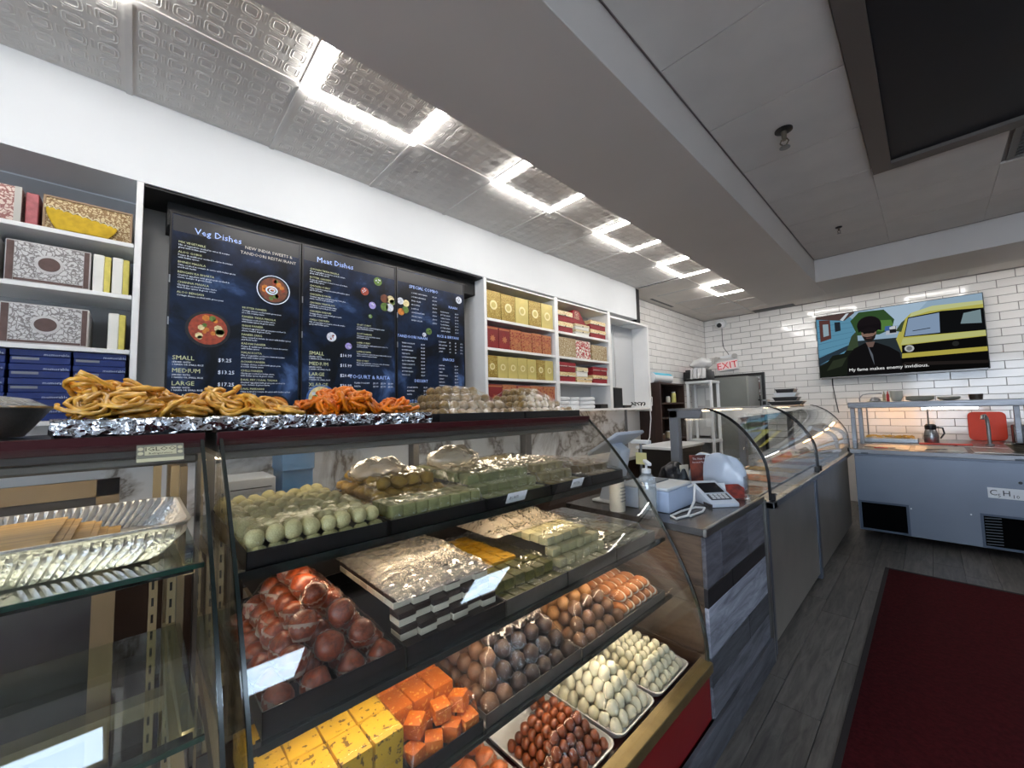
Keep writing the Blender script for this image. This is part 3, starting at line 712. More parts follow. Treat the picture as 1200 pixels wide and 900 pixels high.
put(t, [('PLAIN YOGURT', 1.06, 1.655, .015, 'LEFT'), ('RAITA', 1.06, 1.632, .015, 'LEFT')]+[(p, 1.19+.055*i, 1.655-.023*k, .017, 'LEFT') for k in range(2) for i, p in enumerate(('$3.99', '$5.99', '$8.99'))], PALE)
food(t, .85, 1.555, .088, FB['blue'], FB['cream'], [FB['green'], FB['white']], seed=8)
food(t, 1.09, 1.545, .07, FB['green'], FB['white'], [FB['dark']], seed=9)
food(t, 1.335, 2.26, .022, FB['cream'], FB['green'], [], seed=2)
for (y, z, r, m, n) in ((1.225, 2.39, .03, 'green', 11), (1.13, 2.30, .028, 'red', 12), (1.185, 2.21, .025, 'purple', 13), (.91, 1.955, .03, 'white', 14), (1.02, 1.905, .022, 'purple', 15), (1.17, 2.13, .014, 'green', 16)):
    food(t, y, z, r, FB[m], FB[m], [FB['white'] if m != 'white' else FB['red']], seed=n)
PLAT = [(1.275, 2.215), (1.32, 2.275), (1.275, 2.275), (1.315, 2.215)]
for i, (y, z) in enumerate(PLAT): food(t, y, z, .034, FB['dark'], FB[('green', 'cream', 'brown', 'white')[i]], [], seed=20+i)
t = board('right menu board of three, headed Special Combo', 1.368, 1.985)
def heading(s_, y, z, size=.03): put(t, [(s_, y, z, size, 'CENTER')], BLUEP, 'heading')
heading('SPECIAL COMBO', 1.60, 2.395, .034); heading('NAAN', 1.87, 2.295, .03); heading('TANDOORI NAAN', 1.50, 2.01, .03); heading('RICE & BIRYANI', 1.82, 2.045, .03)
heading('SNACKS', 1.82, 1.86, .03); heading('DESSERT', 1.57, 1.68, .03); heading('HOT DRINKS', 1.53, 1.525, .03); heading('SIPS', 1.86, 1.575, .03)
L = []
def lst(y, z, n, step, words, prices, w=.014, yp=.13):
    for i in range(n):
        L.append((words[i % len(words)], y, z-step*i, w, 'LEFT'))
        for k, p in enumerate(prices): L.append((p, y+yp+.055*k, z-step*i, w*1.1, 'LEFT'))
lst(1.49, 2.355, 4, .03, ['1 CURRY WITH NAAN', '2 CURRY WITH RICE', 'SMALL SALAD', 'ANY DRINK'], ['$12.99'], .0135, .185)
lst(1.49, 2.235, 4, .03, ['2 SAMOSA', 'CHANA BHATURA', 'SPECIAL THALI', 'SWEET OF DAY'], ['$14.99'], .0135, .185)
lst(1.75, 2.25, 7, .026, ['PLAIN NAAN', 'BUTTER NAAN', 'GARLIC NAAN', 'ALOO NAAN'], ['$1.99'], .0135, .14)
lst(1.41, 1.965, 10, .0265, ['TANDOORI ROTI', 'PLAIN NAAN', 'BUTTER NAAN', 'MISSI ROTI', 'LACHHA PARATHA', 'ALOO PARATHA'], ['$2.49'], .0135, .16)
lst(1.73, 2.005, 4, .026, ['PLAIN RICE', 'VEG BIRYANI', 'CHICKEN', 'GOAT'], ['$5', '$9', '$12'], .0135, .10)
lst(1.73, 1.815, 9, .0265, ['SAMOSA', 'PAKORA', 'TIKKI', 'SPRING ROLL', 'CHAAT'], ['$2.99'], .0135, .15)
lst(1.45, 1.635, 3, .026, ['GULAB JAMUN', 'RASMALAI', 'KHEER'], ['$3.99'], .0135, .14)
lst(1.73, 1.535, 2, .026, ['MANGO LASSI', 'SODA'], ['$3.99'], .0135, .15)
lst(1.41, 1.50, 1, .026, ['TEA / COFFEE'], ['$1.99'], .0135, .16)
put(t, L, PALE)
for i, (y, z) in enumerate(((1.40, 2.28), (1.44, 2.22), (1.405, 2.20), (1.445, 2.27))): food(t, y, z, .03, FB['dark'], FB[('white', 'green', 'orange', 'cream')[i]], [], seed=30+i)
for (y, z, r, m, n) in ((1.93, 2.38, .03, 'white', 31), (1.64, 2.08, .026, 'green', 32), (1.60, 2.05, .016, 'white', 33), (1.70, 1.535, .022, 'white', 34)):
    food(t, y, z, r, FB[m], FB[m], [FB['dark']], seed=n)
# ================================================================ glass display cases
PCO = [-.2582, 1.0033, -1.8646, 1.0801, -.9026]
def gx(z):
    r = 0
    for c in PCO: r = r*z+c
    return r
GZ = [1.40-(1.40-.372)*i/24 for i in range(25)]
def sheet(y0, y1, th=.006, zs=GZ):
    mb = MB(); R = []
    for d in (0, -th):
        R.append([[(gx(z)+d, y, z) for z in zs] for y in (y0, y1)])
    poly = [(gx(z), z) for z in zs]+[(gx(z)-th, z) for z in reversed(zs)]
    return MB().prism(poly, 'y', y0, y1)
RED = mat('case_red', (122, 12, 18), .3, var=.08, vs=6); DRED = mat('case_dark_red', (62, 12, 17), .55, spec=.25)
BRASS = mat('brass_rail', (120, 104, 66), .35, .6, var=.15, vs=12)
BEIGE = mat('case_beige', (140, 122, 96), .5, var=.08, vs=8); GREYF = mat('case_grey', (112, 110, 104), .45, var=.06, vs=6)
DARKG = mat('case_dark_door', (34, 30, 29), .2, spec=.6, var=.25, vs=5)
WOODC = wood('clad_wood', (40, 40, 44), (96, 98, 106), 2.4, (10, 1.3, 10), .6, .4, .32)
def case(label, y0, y1, right):
    t = thing('display_case', label, 'display case', (-1.25, (y0+y1)/2, 0), group=None)
    MB().box(-1.75, -.725, y0+.005, y1-.005, .02, .325).build('base', DRED, t)
    MB().box(-.725, -.712, y0+.003, y1-.003, .14, .345).build('red_panel', RED, t, bevel=.002)
    MB().box(-.75, -.695, y0, y1, .335, .375).build('front_rail', BRASS, t, bevel=.003)
    MB().box(-1.72, -.76, y0+.01, y1-.01, .325, .34).build('deck', mat('deck_dark_red', (52, 16, 18), .35) if right else GREYF, t)
    g = sheet(y0+.004, y1-.004).build('curved_front_glass', GLASS, t, sharp=.5)
    for y in (y0+.004, y1-.010):
        poly = [(gx(z)+.003, z) for z in GZ]+[(gx(z)-.012, z) for z in reversed(GZ)]
        MB().prism(poly, 'y', y, y+.007).build('glass_edge', GEDGE, t)
    side = [(gx(z)-.008, z) for z in GZ]+[(-1.30, .372), (-1.30, 1.40)]
    for y in (y0+.001, y1-.004): MB().prism(side, 'y', y, y+.003).build('end_glass', GLASS, t)
    MB().box(-1.78, -1.283, y0, y1, 1.36, 1.41).build('top', mat('case_top', (60, 58, 58), .4), t, bevel=.002)
    MB().box(-1.284, -1.276, y0, y1, 1.376, 1.412).build('red_fascia', DRED, t, bevel=.002)
    MB().box(-1.62, -1.31, y0+.01, y1-.01, 1.335, 1.36).build('light_box', GREYF, t, bevel=.006)
    MB().box(-1.56, -1.53, y0+.03, y1-.03, 1.32, 1.334).build('case_lamp', emit('case_lamp', (1, .84, .62), 4.5), t)
    MB().box(-1.78, -1.72, y0, y1, 1.30, 1.36).build('rear_header', GREYF, t)
    for y in ((y0, y0+.05), ((y0+y1)/2-.02+.02, (y0+y1)/2+.03), (y1-.05, y1)): MB().box(-1.77, -1.72, y[0], y[1], .325, 1.30).build('rear_post', BEIGE if not right else mat('case_post_grey', (104, 104, 104), .45), t)
    MB().box(-1.77, -1.72, y0, y1, 1.10 if right else .36, 1.13 if right else .40).build('rear_rail', GREYF, t)
    return t
rc = case('long curved glass display case filled with trays of sweets', .155, 1.79, True)
ym = (.155+1.79)/2
for a, b in ((.205, ym), (ym+.03, 1.74)):
    MB().box(-1.762, -1.755, a, b, .34, 1.10).build('rear_door', DARKG, rc)
    MB().box(-1.752, -1.748, a, b, 1.13, 1.30).build('rear_glass', GLASS, rc)
for z, x0, x1 in ((1.112, -1.64, -1.05), (.852, -1.48, -.875), (.606, -1.32, -.855)):
    MB().box(x0, x1, .17, 1.775, z-.008, z).build('glass_shelf', GLASS, rc)
    MB().box(x1-.012, x1+.002, .17, 1.775, z-.012, z+.001).build('shelf_edge', GEDGE, rc)
    MB().cyl((x1-.04, .20, z-.022), (x1-.04, 1.74, z-.022), .006, n=8).build('shelf_fill_lamp', emit('shelf_fill_lamp', (1, .82, .6), 20.), rc)  # hidden tube with cover, added under each shelf to brighten the sweets
    MB().box(x1-.034, x1-.014, .18, 1.76, z-.026, z-.0085).build('fill_lamp_cover', GEDGE, rc)
    for y in (.30, .95, 1.65): MB().prism([(-1.72, z-.10), (-1.72, z-.01), (x1-.05, z-.01), (x1-.05, z-.025)], 'y', y-.006, y+.006).build('bracket', BEIGE, rc)
# skirting plank in front of the case base and wood-clad counter
sk = tag(MB().box(-.708, -.69, .16, 2.66, 0, .135).build('skirting_board', WOODC, bevel=.002), 'weathered grey plank skirting along the foot of the counter', 'skirting')
lc = case('curved glass display case with foil pan at the left edge', -1.35, .13, False)
for z, x0, x1 in ((1.142, -1.60, -1.085), (.835, -1.60, -1.01)):
    MB().box(x0, x1, -1.33, .115, z-.008, z).build('glass_shelf', glassmat('shelf_glass', (.8, .86, .82), 1.2), lc)
    MB().box(x1-.004, x1+.001, -1.33, .115, z-.009, z+.001).build('shelf_edge', mat('glass_edge_green', (26, 62, 52), .15, spec=.8), lc)
    MB().cyl((x1-.05, -1.3, z-.02), (x1-.05, .09, z-.02), .005, n=8).build('shelf_fill_lamp', emit('shelf_fill_lamp_left', (1, .84, .64), 6.), lc)  # hidden tube and cover, added to brighten the left case inside
    MB().box(x1-.043, x1-.03, -1.31, .10, z-.024, z-.0085).build('fill_lamp_cover', GEDGE, lc)
    for y in (-.62, .085):
        MB().prism([(-1.70, z-.10), (-1.70, z-.012), (x1-.06, z-.012), (x1-.06, z-.035)], 'y', y, y+.02).build('bracket', mat('bracket_beige', (150, 136, 106), .5), lc)
# rear doors of the left case, slotted standards, inner frame
for a, b in ((-1.30, -.62), (-.55, -.03)):
    MB().box(-1.762, -1.752, a, b, .40, 1.27).build('rear_door', mat('case_grey_door', (72, 72, 76), .18, spec=.7, var=.25, vs=4), lc)
    for z0, z1, p, q in ((1.22, 1.27, a, b), (.40, .44, a, b), (.40, 1.27, a, a+.05), (.40, 1.27, b-.05, b)): MB().box(-1.75, -1.742, p, q, z0, z1).build('door_frame', BEIGE, lc)
for y, x in ((.045, -1.71), (.085, -1.66)):
    st = MB().box(x-.012, x+.012, y, y+.02, .36, 1.30).build('slotted_standard', mat('standard_beige', (160, 144, 112), .45), lc)
    for k in range(16): MB().box(x+.0118, x+.0126, y+.006, y+.012, .42+.05*k, .445+.05*k).build('slot', BLACK, st)
MB().box(-1.72, -1.60, .105, .122, .34, 1.30).build('end_panel', mat('end_panel_olive', (112, 100, 78), .5, var=.1), lc)
MB().box(-1.66, -1.60, -1.33, .10, .60, .64).build('inner_rail', mat('bracket_beige', (0, 0, 0)), lc)
MB().obox((-1.38, .09, .70), (.30, 0, -.09), (0, .012, 0), (.01, 0, .03)).build('inner_rail', mat('bracket_beige', (0, 0, 0)), lc)
# maker's plate on the left glass
pl = thing('maker_plate', 'small printed maker plate reading IGLOO on the left case glass', 'plate', (-1.258, .045, 1.375))
d = Vector((-.0416, 0, .041)).normalized(); nn = Vector((d.z, 0, -d.x)); U = Vector((0, 1, 0)); c0 = Vector((-1.2535, .045, 1.370))
MB().obox(c0, U*.042, d*.026, nn*.001).build('plate', mat('plate_silver', (128, 128, 116), .4, .3), pl)
MB().obox(c0+d*.006+nn*.0012, U*.028, d*.013, nn*.0004).build('name_field', mat('plate_cream', (196, 192, 160), .5), pl)
MB().obox(c0-d*.022+nn*.0012, U*.041, d*.005, nn*.0004).build('foot_strip', mat('plate_cream', (0, 0, 0)), pl)
text_mb([('IGLOO', 0, .004, .018, 'CENTER'), ('Refrigeration', 0, -.006, .008, 'CENTER')], (c0+nn*.002+d*.001, U, d)).build('lettering', BLACK, pl)
for q in (-1, 1):
    for v in (.013, -.001): MB().prism([(0, 0)], 'x', 0, 0) if False else MB().cyl(c0+U*q*.035+d*v+nn*.0005, c0+U*q*.035+d*v+nn*.0018, .005, n=10).build('dot', mat('plate_cream', (0, 0, 0)), pl)

# ---------------------------------------------------------------- trays, sweets, film
def tray(label, x0, x1, y0, y1, z0, h, m, group=None, lip=.0, name='serving_tray', flare=0.):
    t = thing(name, label, 'tray', ((x0+x1)/2, (y0+y1)/2, z0), group=group)
    MB().box(x0+flare, x1-flare, y0+flare, y1-flare, z0, z0+.003).build('base', m, t)
    w = .0025
    def wall(nm, a, b):   # a,b: outer rect at bottom / top edge pts
        pass
    for (ax, ay, bx, by) in ((x0, y0, x1, y0), (x1, y0, x1, y1), (x1, y1, x0, y1), (x0, y1, x0, y0)):
        dx, dy = bx-ax, by-ay; L = math.hypot(dx, dy); nx, ny = -dy/L, dx/L     # inward normal
        mb = MB(); tx, ty = dx/L, dy/L
        A = [(ax+nx*flare+tx*flare, ay+ny*flare+ty*flare, z0), (bx+nx*flare-tx*flare, by+ny*flare-ty*flare, z0), (bx, by, z0+h), (ax, ay, z0+h)]
        mb.add(A+[(p[0]+nx*w, p[1]+ny*w, p[2]) for p in A], [(0, 1, 2, 3), (7, 6, 5, 4), (0, 4, 5, 1), (1, 5, 6, 2), (2, 6, 7, 3), (3, 7, 4, 0)])
        if lip: mb.box(min(ax, bx)-(lip if ax == bx and nx > 0 else 0), max(ax, bx)+(lip if ax == bx and nx < 0 else 0), min(ay, by)-(lip if ay == by and ny > 0 else 0), max(ay, by)+(lip if ay == by and ny < 0 else 0), z0+h-.002, z0+h) if (ax != bx or nx) else 0
        mb.build('side', m, t)
    return t
def bumpy(seed, amp=.05, fr_=3):
    rd = random.Random(seed); ph = [(rd.random()*6, rd.random()*6, rd.random()*6, rd.uniform(1, fr_)) for _ in range(5)]
    return lambda d: 1+amp*sum(math.sin(p[3]*d.x*2+p[0])*math.sin(p[3]*d.y*2+p[1])*math.sin(p[3]*d.z*2+p[2]) for p in ph)
def ballset(name, m, n=3, amp=.05, sc=(1, 1, 1), nu=14, nv=9, fr_=3):
    return [mk(MB().sph(r=1., sc=sc, nu=nu, nv=nv, fn=bumpy(sum(map(ord, name)) % 97+i, amp, fr_)).mesh(name, sharp=3), m) for i in range(n)]
def sweet(name, meshes, pts, label, group, r, cat='sweet', cup=None, spin=True):
    obs = []
    for (x, y, z, *e) in pts:
        o = place(name, random.choice(meshes), (x, y, z), (random.uniform(-.4, .4), random.uniform(-.4, .4), random.random()*6.3) if spin else (e[0] if e else (0, 0, 0)), r*random.uniform(.95, 1.04))
        tag(o, label, cat, group); obs.append((x, y, z, r))
        if cup is not None: place('paper_cup', cup, (0, 0, 0), (random.uniform(-.3, .3), random.uniform(-.3, .3), 0), 1., parent=o)
    return obs
def pile(x0, x1, y0, y1, z0, r, nl, inset=None, jit=.12, keep=1.6, packz=.82, front=True):
    """layers of balls; only those that can be seen from outside are kept"""
    inset = inset or r*.95; out = []
    for k in range(nl):
        a0, a1 = x0+k*inset*.6, x1-k*inset; b0, b1 = y0+k*inset*.8, y1-k*inset*.8
        nx = max(1, int((a1-a0)/(2*r*.97))); ny = max(1, int((b1-b0)/(2*r*.97)))
        if a1-a0 < 2*r or b1-b0 < 2*r: break
        for i in range(nx):
            for j in range(ny):
                edge = i < keep or j < keep or (ny-1-j) < keep
                if k < nl-1 and not edge: continue
                x = a1-r-(a1-a0-2*r)*(i/max(1, nx-1)); y = b0+r+(b1-b0-2*r)*(j/max(1, ny-1))
                out.append((x+random.uniform(-jit, jit)*r, y+random.uniform(-jit, jit)*r, z0+r+k*2*r*packz+random.uniform(-jit, jit)*r*.5))
    return out
def drape(label, x0, x1, y0, y1, zr, obs, boxes=(), res=.0095, m=None, group='cling film covers', lift=.003, sag=40, wr=.0016, name='cling_film'):
    nx = max(4, int((x1-x0)/res)); ny = max(4, int((y1-y0)/res))
    X = np.linspace(x0, x1, nx+1)[:, None]; Y = np.linspace(y0, y1, ny+1)[None, :]
    O = np.full((nx+1, ny+1), zr)
    for (cx, cy, cz, r) in obs:
        q = (r+lift)**2-(X-cx)**2-(Y-cy)**2
        O = np.maximum(O, np.where(q > 0, cz+np.sqrt(np.maximum(q, 0)), zr))
    for (a, b, c, d_, top) in boxes:
        O = np.maximum(O, np.where((X > a-.002) & (X < b+.002) & (Y > c-.002) & (Y < d_+.002), top+lift, zr))
    O[0, :] = O[-1, :] = zr; O[:, 0] = O[:, -1] = zr
    H = O.copy()
    for _ in range(sag):
        A = H.copy(); A[1:-1, 1:-1] = (H[2:, 1:-1]+H[:-2, 1:-1]+H[1:-1, 2:]+H[1:-1, :-2])/4
        H = np.maximum(O, A)
    rs = np.random.RandomState(len(label)); ph = rs.rand(6)*6.28
    XX = X+0*Y; YY = Y+0*X
    Wn = sum(np.sin(XX*rs.uniform(60, 220)+YY*rs.uniform(-220, 220)+p) for p in ph)*wr*.5
    H[1:-1, 1:-1] += np.abs(Wn[1:-1, 1:-1])
    P = [[(float(X[i, 0]), float(Y[0, j]), float(H[i, j])) for j in range(ny+1)] for i in range(nx+1)]
    o = MB().grid(P).build(name, m or FILM, sharp=3)
    return tag(o, label, 'plastic film', group)
BLKT = mat('tray_black', (20, 20, 22), .3, spec=.6); ALU = mat('tray_aluminium', (128, 124, 118), .35, .7, var=.1, vs=10)
TG1 = 'black trays on the top glass shelf'
PGREEN = mat('sweet_pale_green', (170, 162, 112), .6, var=.08, vs=8, bump=.25, bs=30, rnd=.06, c2=(186, 178, 130))
PALEB = ballset('milk_ball_mesh', PGREEN, 3, .05)
# --- top shelf
tray('black tray of round pale green milk sweets, left on the top shelf', -1.62, -1.055, .185, .515, 1.113, .038, BLKT, TG1)
ob = []
pts = []
r = .0215
for i in range(12):
    for j in range(8):
        x = -1.082-.0445*i; y = .209+.0395*j+(.006 if i % 2 else -.004)
        pts.append((x+random.uniform(-.005, .005), y+random.uniform(-.003, .003), 1.113+.003+2.72*r+random.uniform(-.005, .004)))
for j in range(8):
    pts.append((-1.083+.004, .209+.0402*j, 1.116+r))
for i in range(1, 12): pts += [(-1.082-.0445*i, .208, 1.116+r)]
ob = sweet('milk_ball', PALEB, pts, 'round pale green milk sweet in the left tray of the top shelf', 'pale green milk balls on the top shelf', r)
drape('clear film over the pale green milk balls', -1.61, -1.058, .19, .512, 1.148, ob, m=glassmat('cling_film_smooth', (.98, .98, .97), .2, .05, bump=.1, bs=14), wr=.0004)
# tag line of green blocks with yellow sweets behind
tray('black tray with green blocks and a yellow mound, second on the top shelf', -1.62, -1.055, .525, .865, 1.113, .038, BLKT, TG1)
GREENB = mat('sweet_grey_green', (130, 130, 84), .55, var=.12, vs=30, bump=.3, bs=60, rnd=.08)
def blockmesh(name, m, sx, sy, sz, bev=.004): return mk(MB().box(-sx/2, sx/2, -sy/2, sy/2, 0, sz).mesh(name, bevel=bev, seg=2), m)
GB = blockmesh('green_block_mesh', GREENB, .04, .038, .034)
def blocks(name, me, pts, label, group, jr=.06, cat='sweet'):
    for p in pts:
        o = place(name, me, p[:3], (random.uniform(-jr, jr)*.6, random.uniform(-jr, jr)*.6, (p[3] if len(p) > 3 else 0)+random.uniform(-jr, jr))); tag(o, label, cat, group)
pts = [(-1.085-.042*i, .55+.0405*j, 1.117+.035*k) for k in range(2) for i in range(2 if k == 0 else 3) for j in range(8) if not (i == 1 and k == 0)]
blocks('pistachio_block', GB, pts, 'grey green pistachio block in front of the yellow mound', 'green blocks in the second tray')
YBR = mat('sweet_yellow_brown', (168, 132, 52), .6, var=.25, vs=30, bump=.5, bs=60, rnd=.15)
YB = ballset('yellow_piece_mesh', YBR, 3, .16, (1, 1.3, .8), 12, 8)
pp = pile(-1.60, -1.20, .54, .85, 1.116, .023, 3, .03)
o1 = sweet('yellow_piece', YB, pp, 'small yellow brown sweet piece in the wrapped mound', 'yellow pieces in the second tray', .024)
drape('film bunched over the yellow brown mound', -1.615, -1.058, .53, .86, 1.148, o1, [(-1.21, -1.065, .53, .86, 1.186)], wr=.003, sag=12)
FBAG = glassmat('film_bag_warm', (.93, .88, .8), 1.6, .15, bump=1., bs=40, base=.03, milk=.45, milkc=(.78, .66, .5))
def blob_bag(label, c, sx, sy, sz, m, seed):
    f = bumpy(seed, .09, 5)
    o = MB().sph(c, 1., (sx, sy, sz), 30, 18, lambda d: f(d)*(1 if d.z > -.2 else .9)).build('plastic_bag', m, sharp=3)
    return tag(o, label, 'plastic bag')
blob_bag('crumpled beige plastic bag puffed up on the yellow mound', (-1.43, .655, 1.235), .085, .10, .05, FBAG, 3)
blob_bag('puffed translucent plastic bag between mound and wrapped green slabs', (-1.43, 1.00, 1.245), .08, .12, .055, FBAG, 8)
# wrapped green slab trays
SLABM = [mat('sweet_slab_green', (124, 128, 84), .5, var=.15, vs=20, bump=.3, bs=50, rnd=.06), mat('sweet_slab_olive', (134, 122, 82), .5, var=.2, vs=20, bump=.3, bs=50, rnd=.08), mat('sweet_slab_brown', (116, 98, 70), .5, var=.2, vs=18, bump=.3, bs=50, rnd=.08)]
for i, (a, b, lab) in enumerate(((.875, 1.20, 'third'), (1.21, 1.475, 'fourth'), (1.485, 1.735, 'last'))):
    tray(f'black tray of wrapped green slabs, {lab} on the top shelf', -1.62, -1.055, a, b, 1.113, .038, BLKT, TG1)
    me = blockmesh('slab_mesh', SLABM[i], .075, .046, .036, .006); n = int((b-a-.02)/.05); pts = []
    hh = (3, 3, 2)[i]
    for k in range(hh):
        for ix in range(5 if k == hh-1 else 1):
            for j in range(n): pts.append((-1.105-.05*k-.082*ix, a+.036+.05*j, 1.117+.032*k, .12*(1 if j % 2 else -1)))
    blocks('pistachio_sweet', me, pts, f'wrapped green slab sweet in the {lab} tray of the top shelf', f'green slabs in the {lab} tray')
    bx = [(-1.14-.05*k-(.33 if k == hh-1 else .03), -1.065-.05*k, a+.012, b-.012, 1.117+.032*(k+1)+.006) for k in range(hh)]
    drape(f'glossy film over the green slabs of the {lab} top tray', -1.615, -1.058, a+.003, b-.003, 1.150, [], bx, wr=.004, sag=8)
# price tags on the front edge
for i, (y, w_, s_) in enumerate(((.957, .095, 'BURFI'), (1.325, .075, 'PISTA'))):
    t = thing('price_tag', ['nearer', 'farther'][i]+' small white price tag on the top shelf edge', 'price tag', (-1.05, y+w_/2, 1.12), group='price tags on the top shelf')
    MB().obox((-1.046, y+w_/2, 1.140), (0, w_/2, 0), (.008, 0, .018), (.001, 0, -.0005)).build('card', mat('paper_white', (226, 228, 232), .7), t)
    text_mb([(s_, y+w_*.12, -.006, .017, 'LEFT')], (Vector((-1.0445, 0, 1.140)), (0, 1, 0), (.4, 0, .9))).build('lettering', BLACK, t)
# --- second shelf
TG2 = 'aluminium trays on the second glass shelf'
GJ = mat('gulab_jamun', (120, 46, 20), .32, var=.2, vs=4, bump=.25, bs=25, rnd=.12, c2=(140, 62, 28), coat=.25)
GJB = ballset('jamun_mesh', GJ, 3, .05, nu=18, nv=12)
CUPM = glassmat('paper_cup_wax', (.92, .84, .76), .5, .3, milk=.5, milkc=(.74, .58, .46))
def cupmesh():
    mb = MB(); R = []
    for v in range(4):
        R.append([((.55+.55*v/3)*(1+.045*(1 if i % 2 else -1)*v/3)*math.cos(2*PI*i/32), (.55+.55*v/3)*(1+.045*(1 if i % 2 else -1)*v/3)*math.sin(2*PI*i/32), -.98+1.16*v/3) for i in range(33)])
    mb.grid(R); return mk(mb.mesh('paper_cup', sharp=3), CUPM)
CUP = cupmesh()
tray('tray of syrup-brown round sweets in paper cups, left on the second shelf', -1.46, -.885, .185, .475, .853, .05, BLKT, TG2)
pts = pile(-1.36, -.895, .192, .468, .857, .0305, 4, .042, keep=1.2, packz=.72)
ob = sweet('gulab_jamun', GJB, pts, 'round dark orange syrup sweet in a white paper cup', 'gulab jamun pile on the second shelf', .0305, cup=CUP)
drape('tight clear film over the syrup-brown sweets', -1.455, -.887, .188, .472, .90, ob, sag=60, wr=.002)
CHO = mat('sweet_chocolate', (46, 30, 24), .5, var=.15, vs=30, bump=.3, bs=80); MLK = mat('sweet_white', (206, 198, 178), .55, var=.06, vs=30, bump=.2, bs=80)
tray('tray of black and white layered blocks, second on the second shelf', -1.46, -.885, .48, .795, .853, .045, BLKT, TG2)
d_me = mk(MB().box(-.025, .025, -.0245, .0245, .0165, .031).mesh('dark_layer', bevel=.0015), CHO); w_me = mk(MB().box(-.0248, .0248, -.0243, .0243, 0, .0165).mesh('white_layer', bevel=.0015), MLK)
for k in range(4):
    for ix in range(7 if k == 3 else 1):
        for j in range(6):
            p = (-.925-.018*k-.052*ix-(.012 if (j+k) % 2 else 0), .51+.0505*j, .857+.032*k)
            t = thing('layered_block', 'chocolate and white layered block in the black and white stack', 'sweet', p, random.uniform(-.03, .03), 'black and white layered blocks', local=True)
            place('dark_layer', d_me, (0, 0, 0), parent=t); place('white_layer', w_me, (0, 0, 0), parent=t)
drape('crinkled film gathered on top of the black and white blocks', -1.40, -.93, .482, .793, .985, [], [(-1.36, -.985, .49, .785, .992), (-1.30, -1.10, .52, .76, 1.012)], m=FILM2, wr=.006, sag=20)
GLD = mat('sweet_saffron', (206, 158, 40), .5, var=.2, vs=30, bump=.4, bs=60, rnd=.06); OLV = mat('sweet_olive', (104, 100, 44), .5, var=.35, vs=45, bump=.5, bs=60, rnd=.1)
tray('aluminium tray of yellow and olive slabs, third on the second shelf', -1.46, -.885, .80, 1.08, .853, .045, ALU, TG2)
ye = blockmesh('saffron_slab_mesh', GLD, .06, .055, .03, .005); ol = blockmesh('olive_slab_mesh', OLV, .055, .042, .034, .006)
pts = [(-1.12-.063*i, .835+.058*j, .857+.031*k) for k in range(2) for i in range(5) for j in range(4) if not (i > 2 and j < 1)]
blocks('saffron_sweet', ye, pts, 'saffron yellow slab behind the olive slabs', 'saffron slabs on the second shelf', .1)
pts = [(-.915-.057*i, .825+.046*j, .857+.033*k) for k in range(2) for i in range(3) for j in range(6) if not (k == 1 and i == 0)]
blocks('olive_sweet', ol, pts, 'olive green nut slab at the tray front on the second shelf', 'olive slabs on the second shelf', .1)
drape('wrinkled film over the yellow and olive slabs', -1.455, -.888, .803, 1.077, .90, [], [(-1.40, -1.08, .81, 1.07, .925), (-1.06, -.94, .81, 1.07, .93)], wr=.005, sag=10)
tray('aluminium tray of pale green squares, fourth on the second shelf', -1.46, -.885, 1.085, 1.385, .853, .045, ALU, TG2)
PSQ = mat('sweet_pale_sage', (180, 172, 132), .55, var=.1, vs=20, bump=.3, bs=60, rnd=.05); ps = blockmesh('sage_square_mesh', PSQ, .044, .044, .03, .007)
pts = [(-.93-.028*k-.047*i, 1.125+.0475*j, .857+.031*k) for k in range(4) for i in range(8 if k == 3 else 1) for j in range(5 if k == 3 else 6)]
blocks('sage_square', ps, pts, 'pale sage green square sweet, wrapped, on the second shelf', 'pale green squares on the second shelf', .12)
drape('bunched film over the pale green squares', -1.45, -.89, 1.088, 1.382, .90, [], [(-1.30, -.995, 1.10, 1.37, .985)], m=None, wr=.006, sag=30)
drape('milky crumpled film heaped behind the pale green squares', -1.42, -1.12, .96, 1.36, .985, [], [(-1.36, -1.2, 1.0, 1.3, 1.01)], m=FBAG, wr=.01, sag=18)
tray('aluminium tray with a clear lid, last on the second shelf', -1.46, -.885, 1.39, 1.70, .853, .045, ALU, TG2)
pts = [(-.93-.05*i, 1.425+.048*j, .857) for i in range(7) for j in range(6)]
blocks('sage_square', blockmesh('grey_square_mesh', mat('sweet_grey_sage', (120, 116, 92), .5, var=.2, vs=20, bump=.3, bs=60), .044, .044, .04, .007), pts, 'grey green square sweet under the clear lid', 'squares under the clear lid', .1)
drape('domed clear plastic lid at the right end of the second shelf', -1.45, -.89, 1.395, 1.695, .90, [], [(-1.38, -.94, 1.43, 1.66, .93)], m=glassmat('clear_lid', (.9, .93, .92), 1.6, .03, bump=.2, bs=12, base=.04), wr=.001, sag=6, name='clear_lid')
# --- third shelf
TG3 = 'trays on the third glass shelf'
YSL = mat('sweet_yellow_speckled', (226, 186, 40), .55, var=.1, vs=12, bump=.3, bs=50)
def speckled(name, base, spk, thr=.62, sc=26., rough=.5):
    m, t, o = nt(name); b = principled(t, o, rough)
    n = N(t, 'TexNoise', i_Scale=sc, i_Detail=3.); oi = N(t, 'ObjectInfo'); ad = N(t, 'VectorMath', operation='ADD'); t.links.new(coords(t), ad.inputs[0]); t.links.new(oi.outputs['Location'], ad.inputs[1]); t.links.new(ad.outputs[0], n.inputs['Vector'])
    c = ramp(t, n.outputs['Fac'], [(thr, lin(base)), (thr+.03, lin(spk))]); t.links.new(c, b.inputs['Base Color'])
    n2 = N(t, 'TexNoise', i_Scale=60., i_Detail=3.); t.links.new(coords(t), n2.inputs['Vector']); bumpnode(t, b, n2.outputs['Fac'], .3, .003); MATS[name] = m; return m
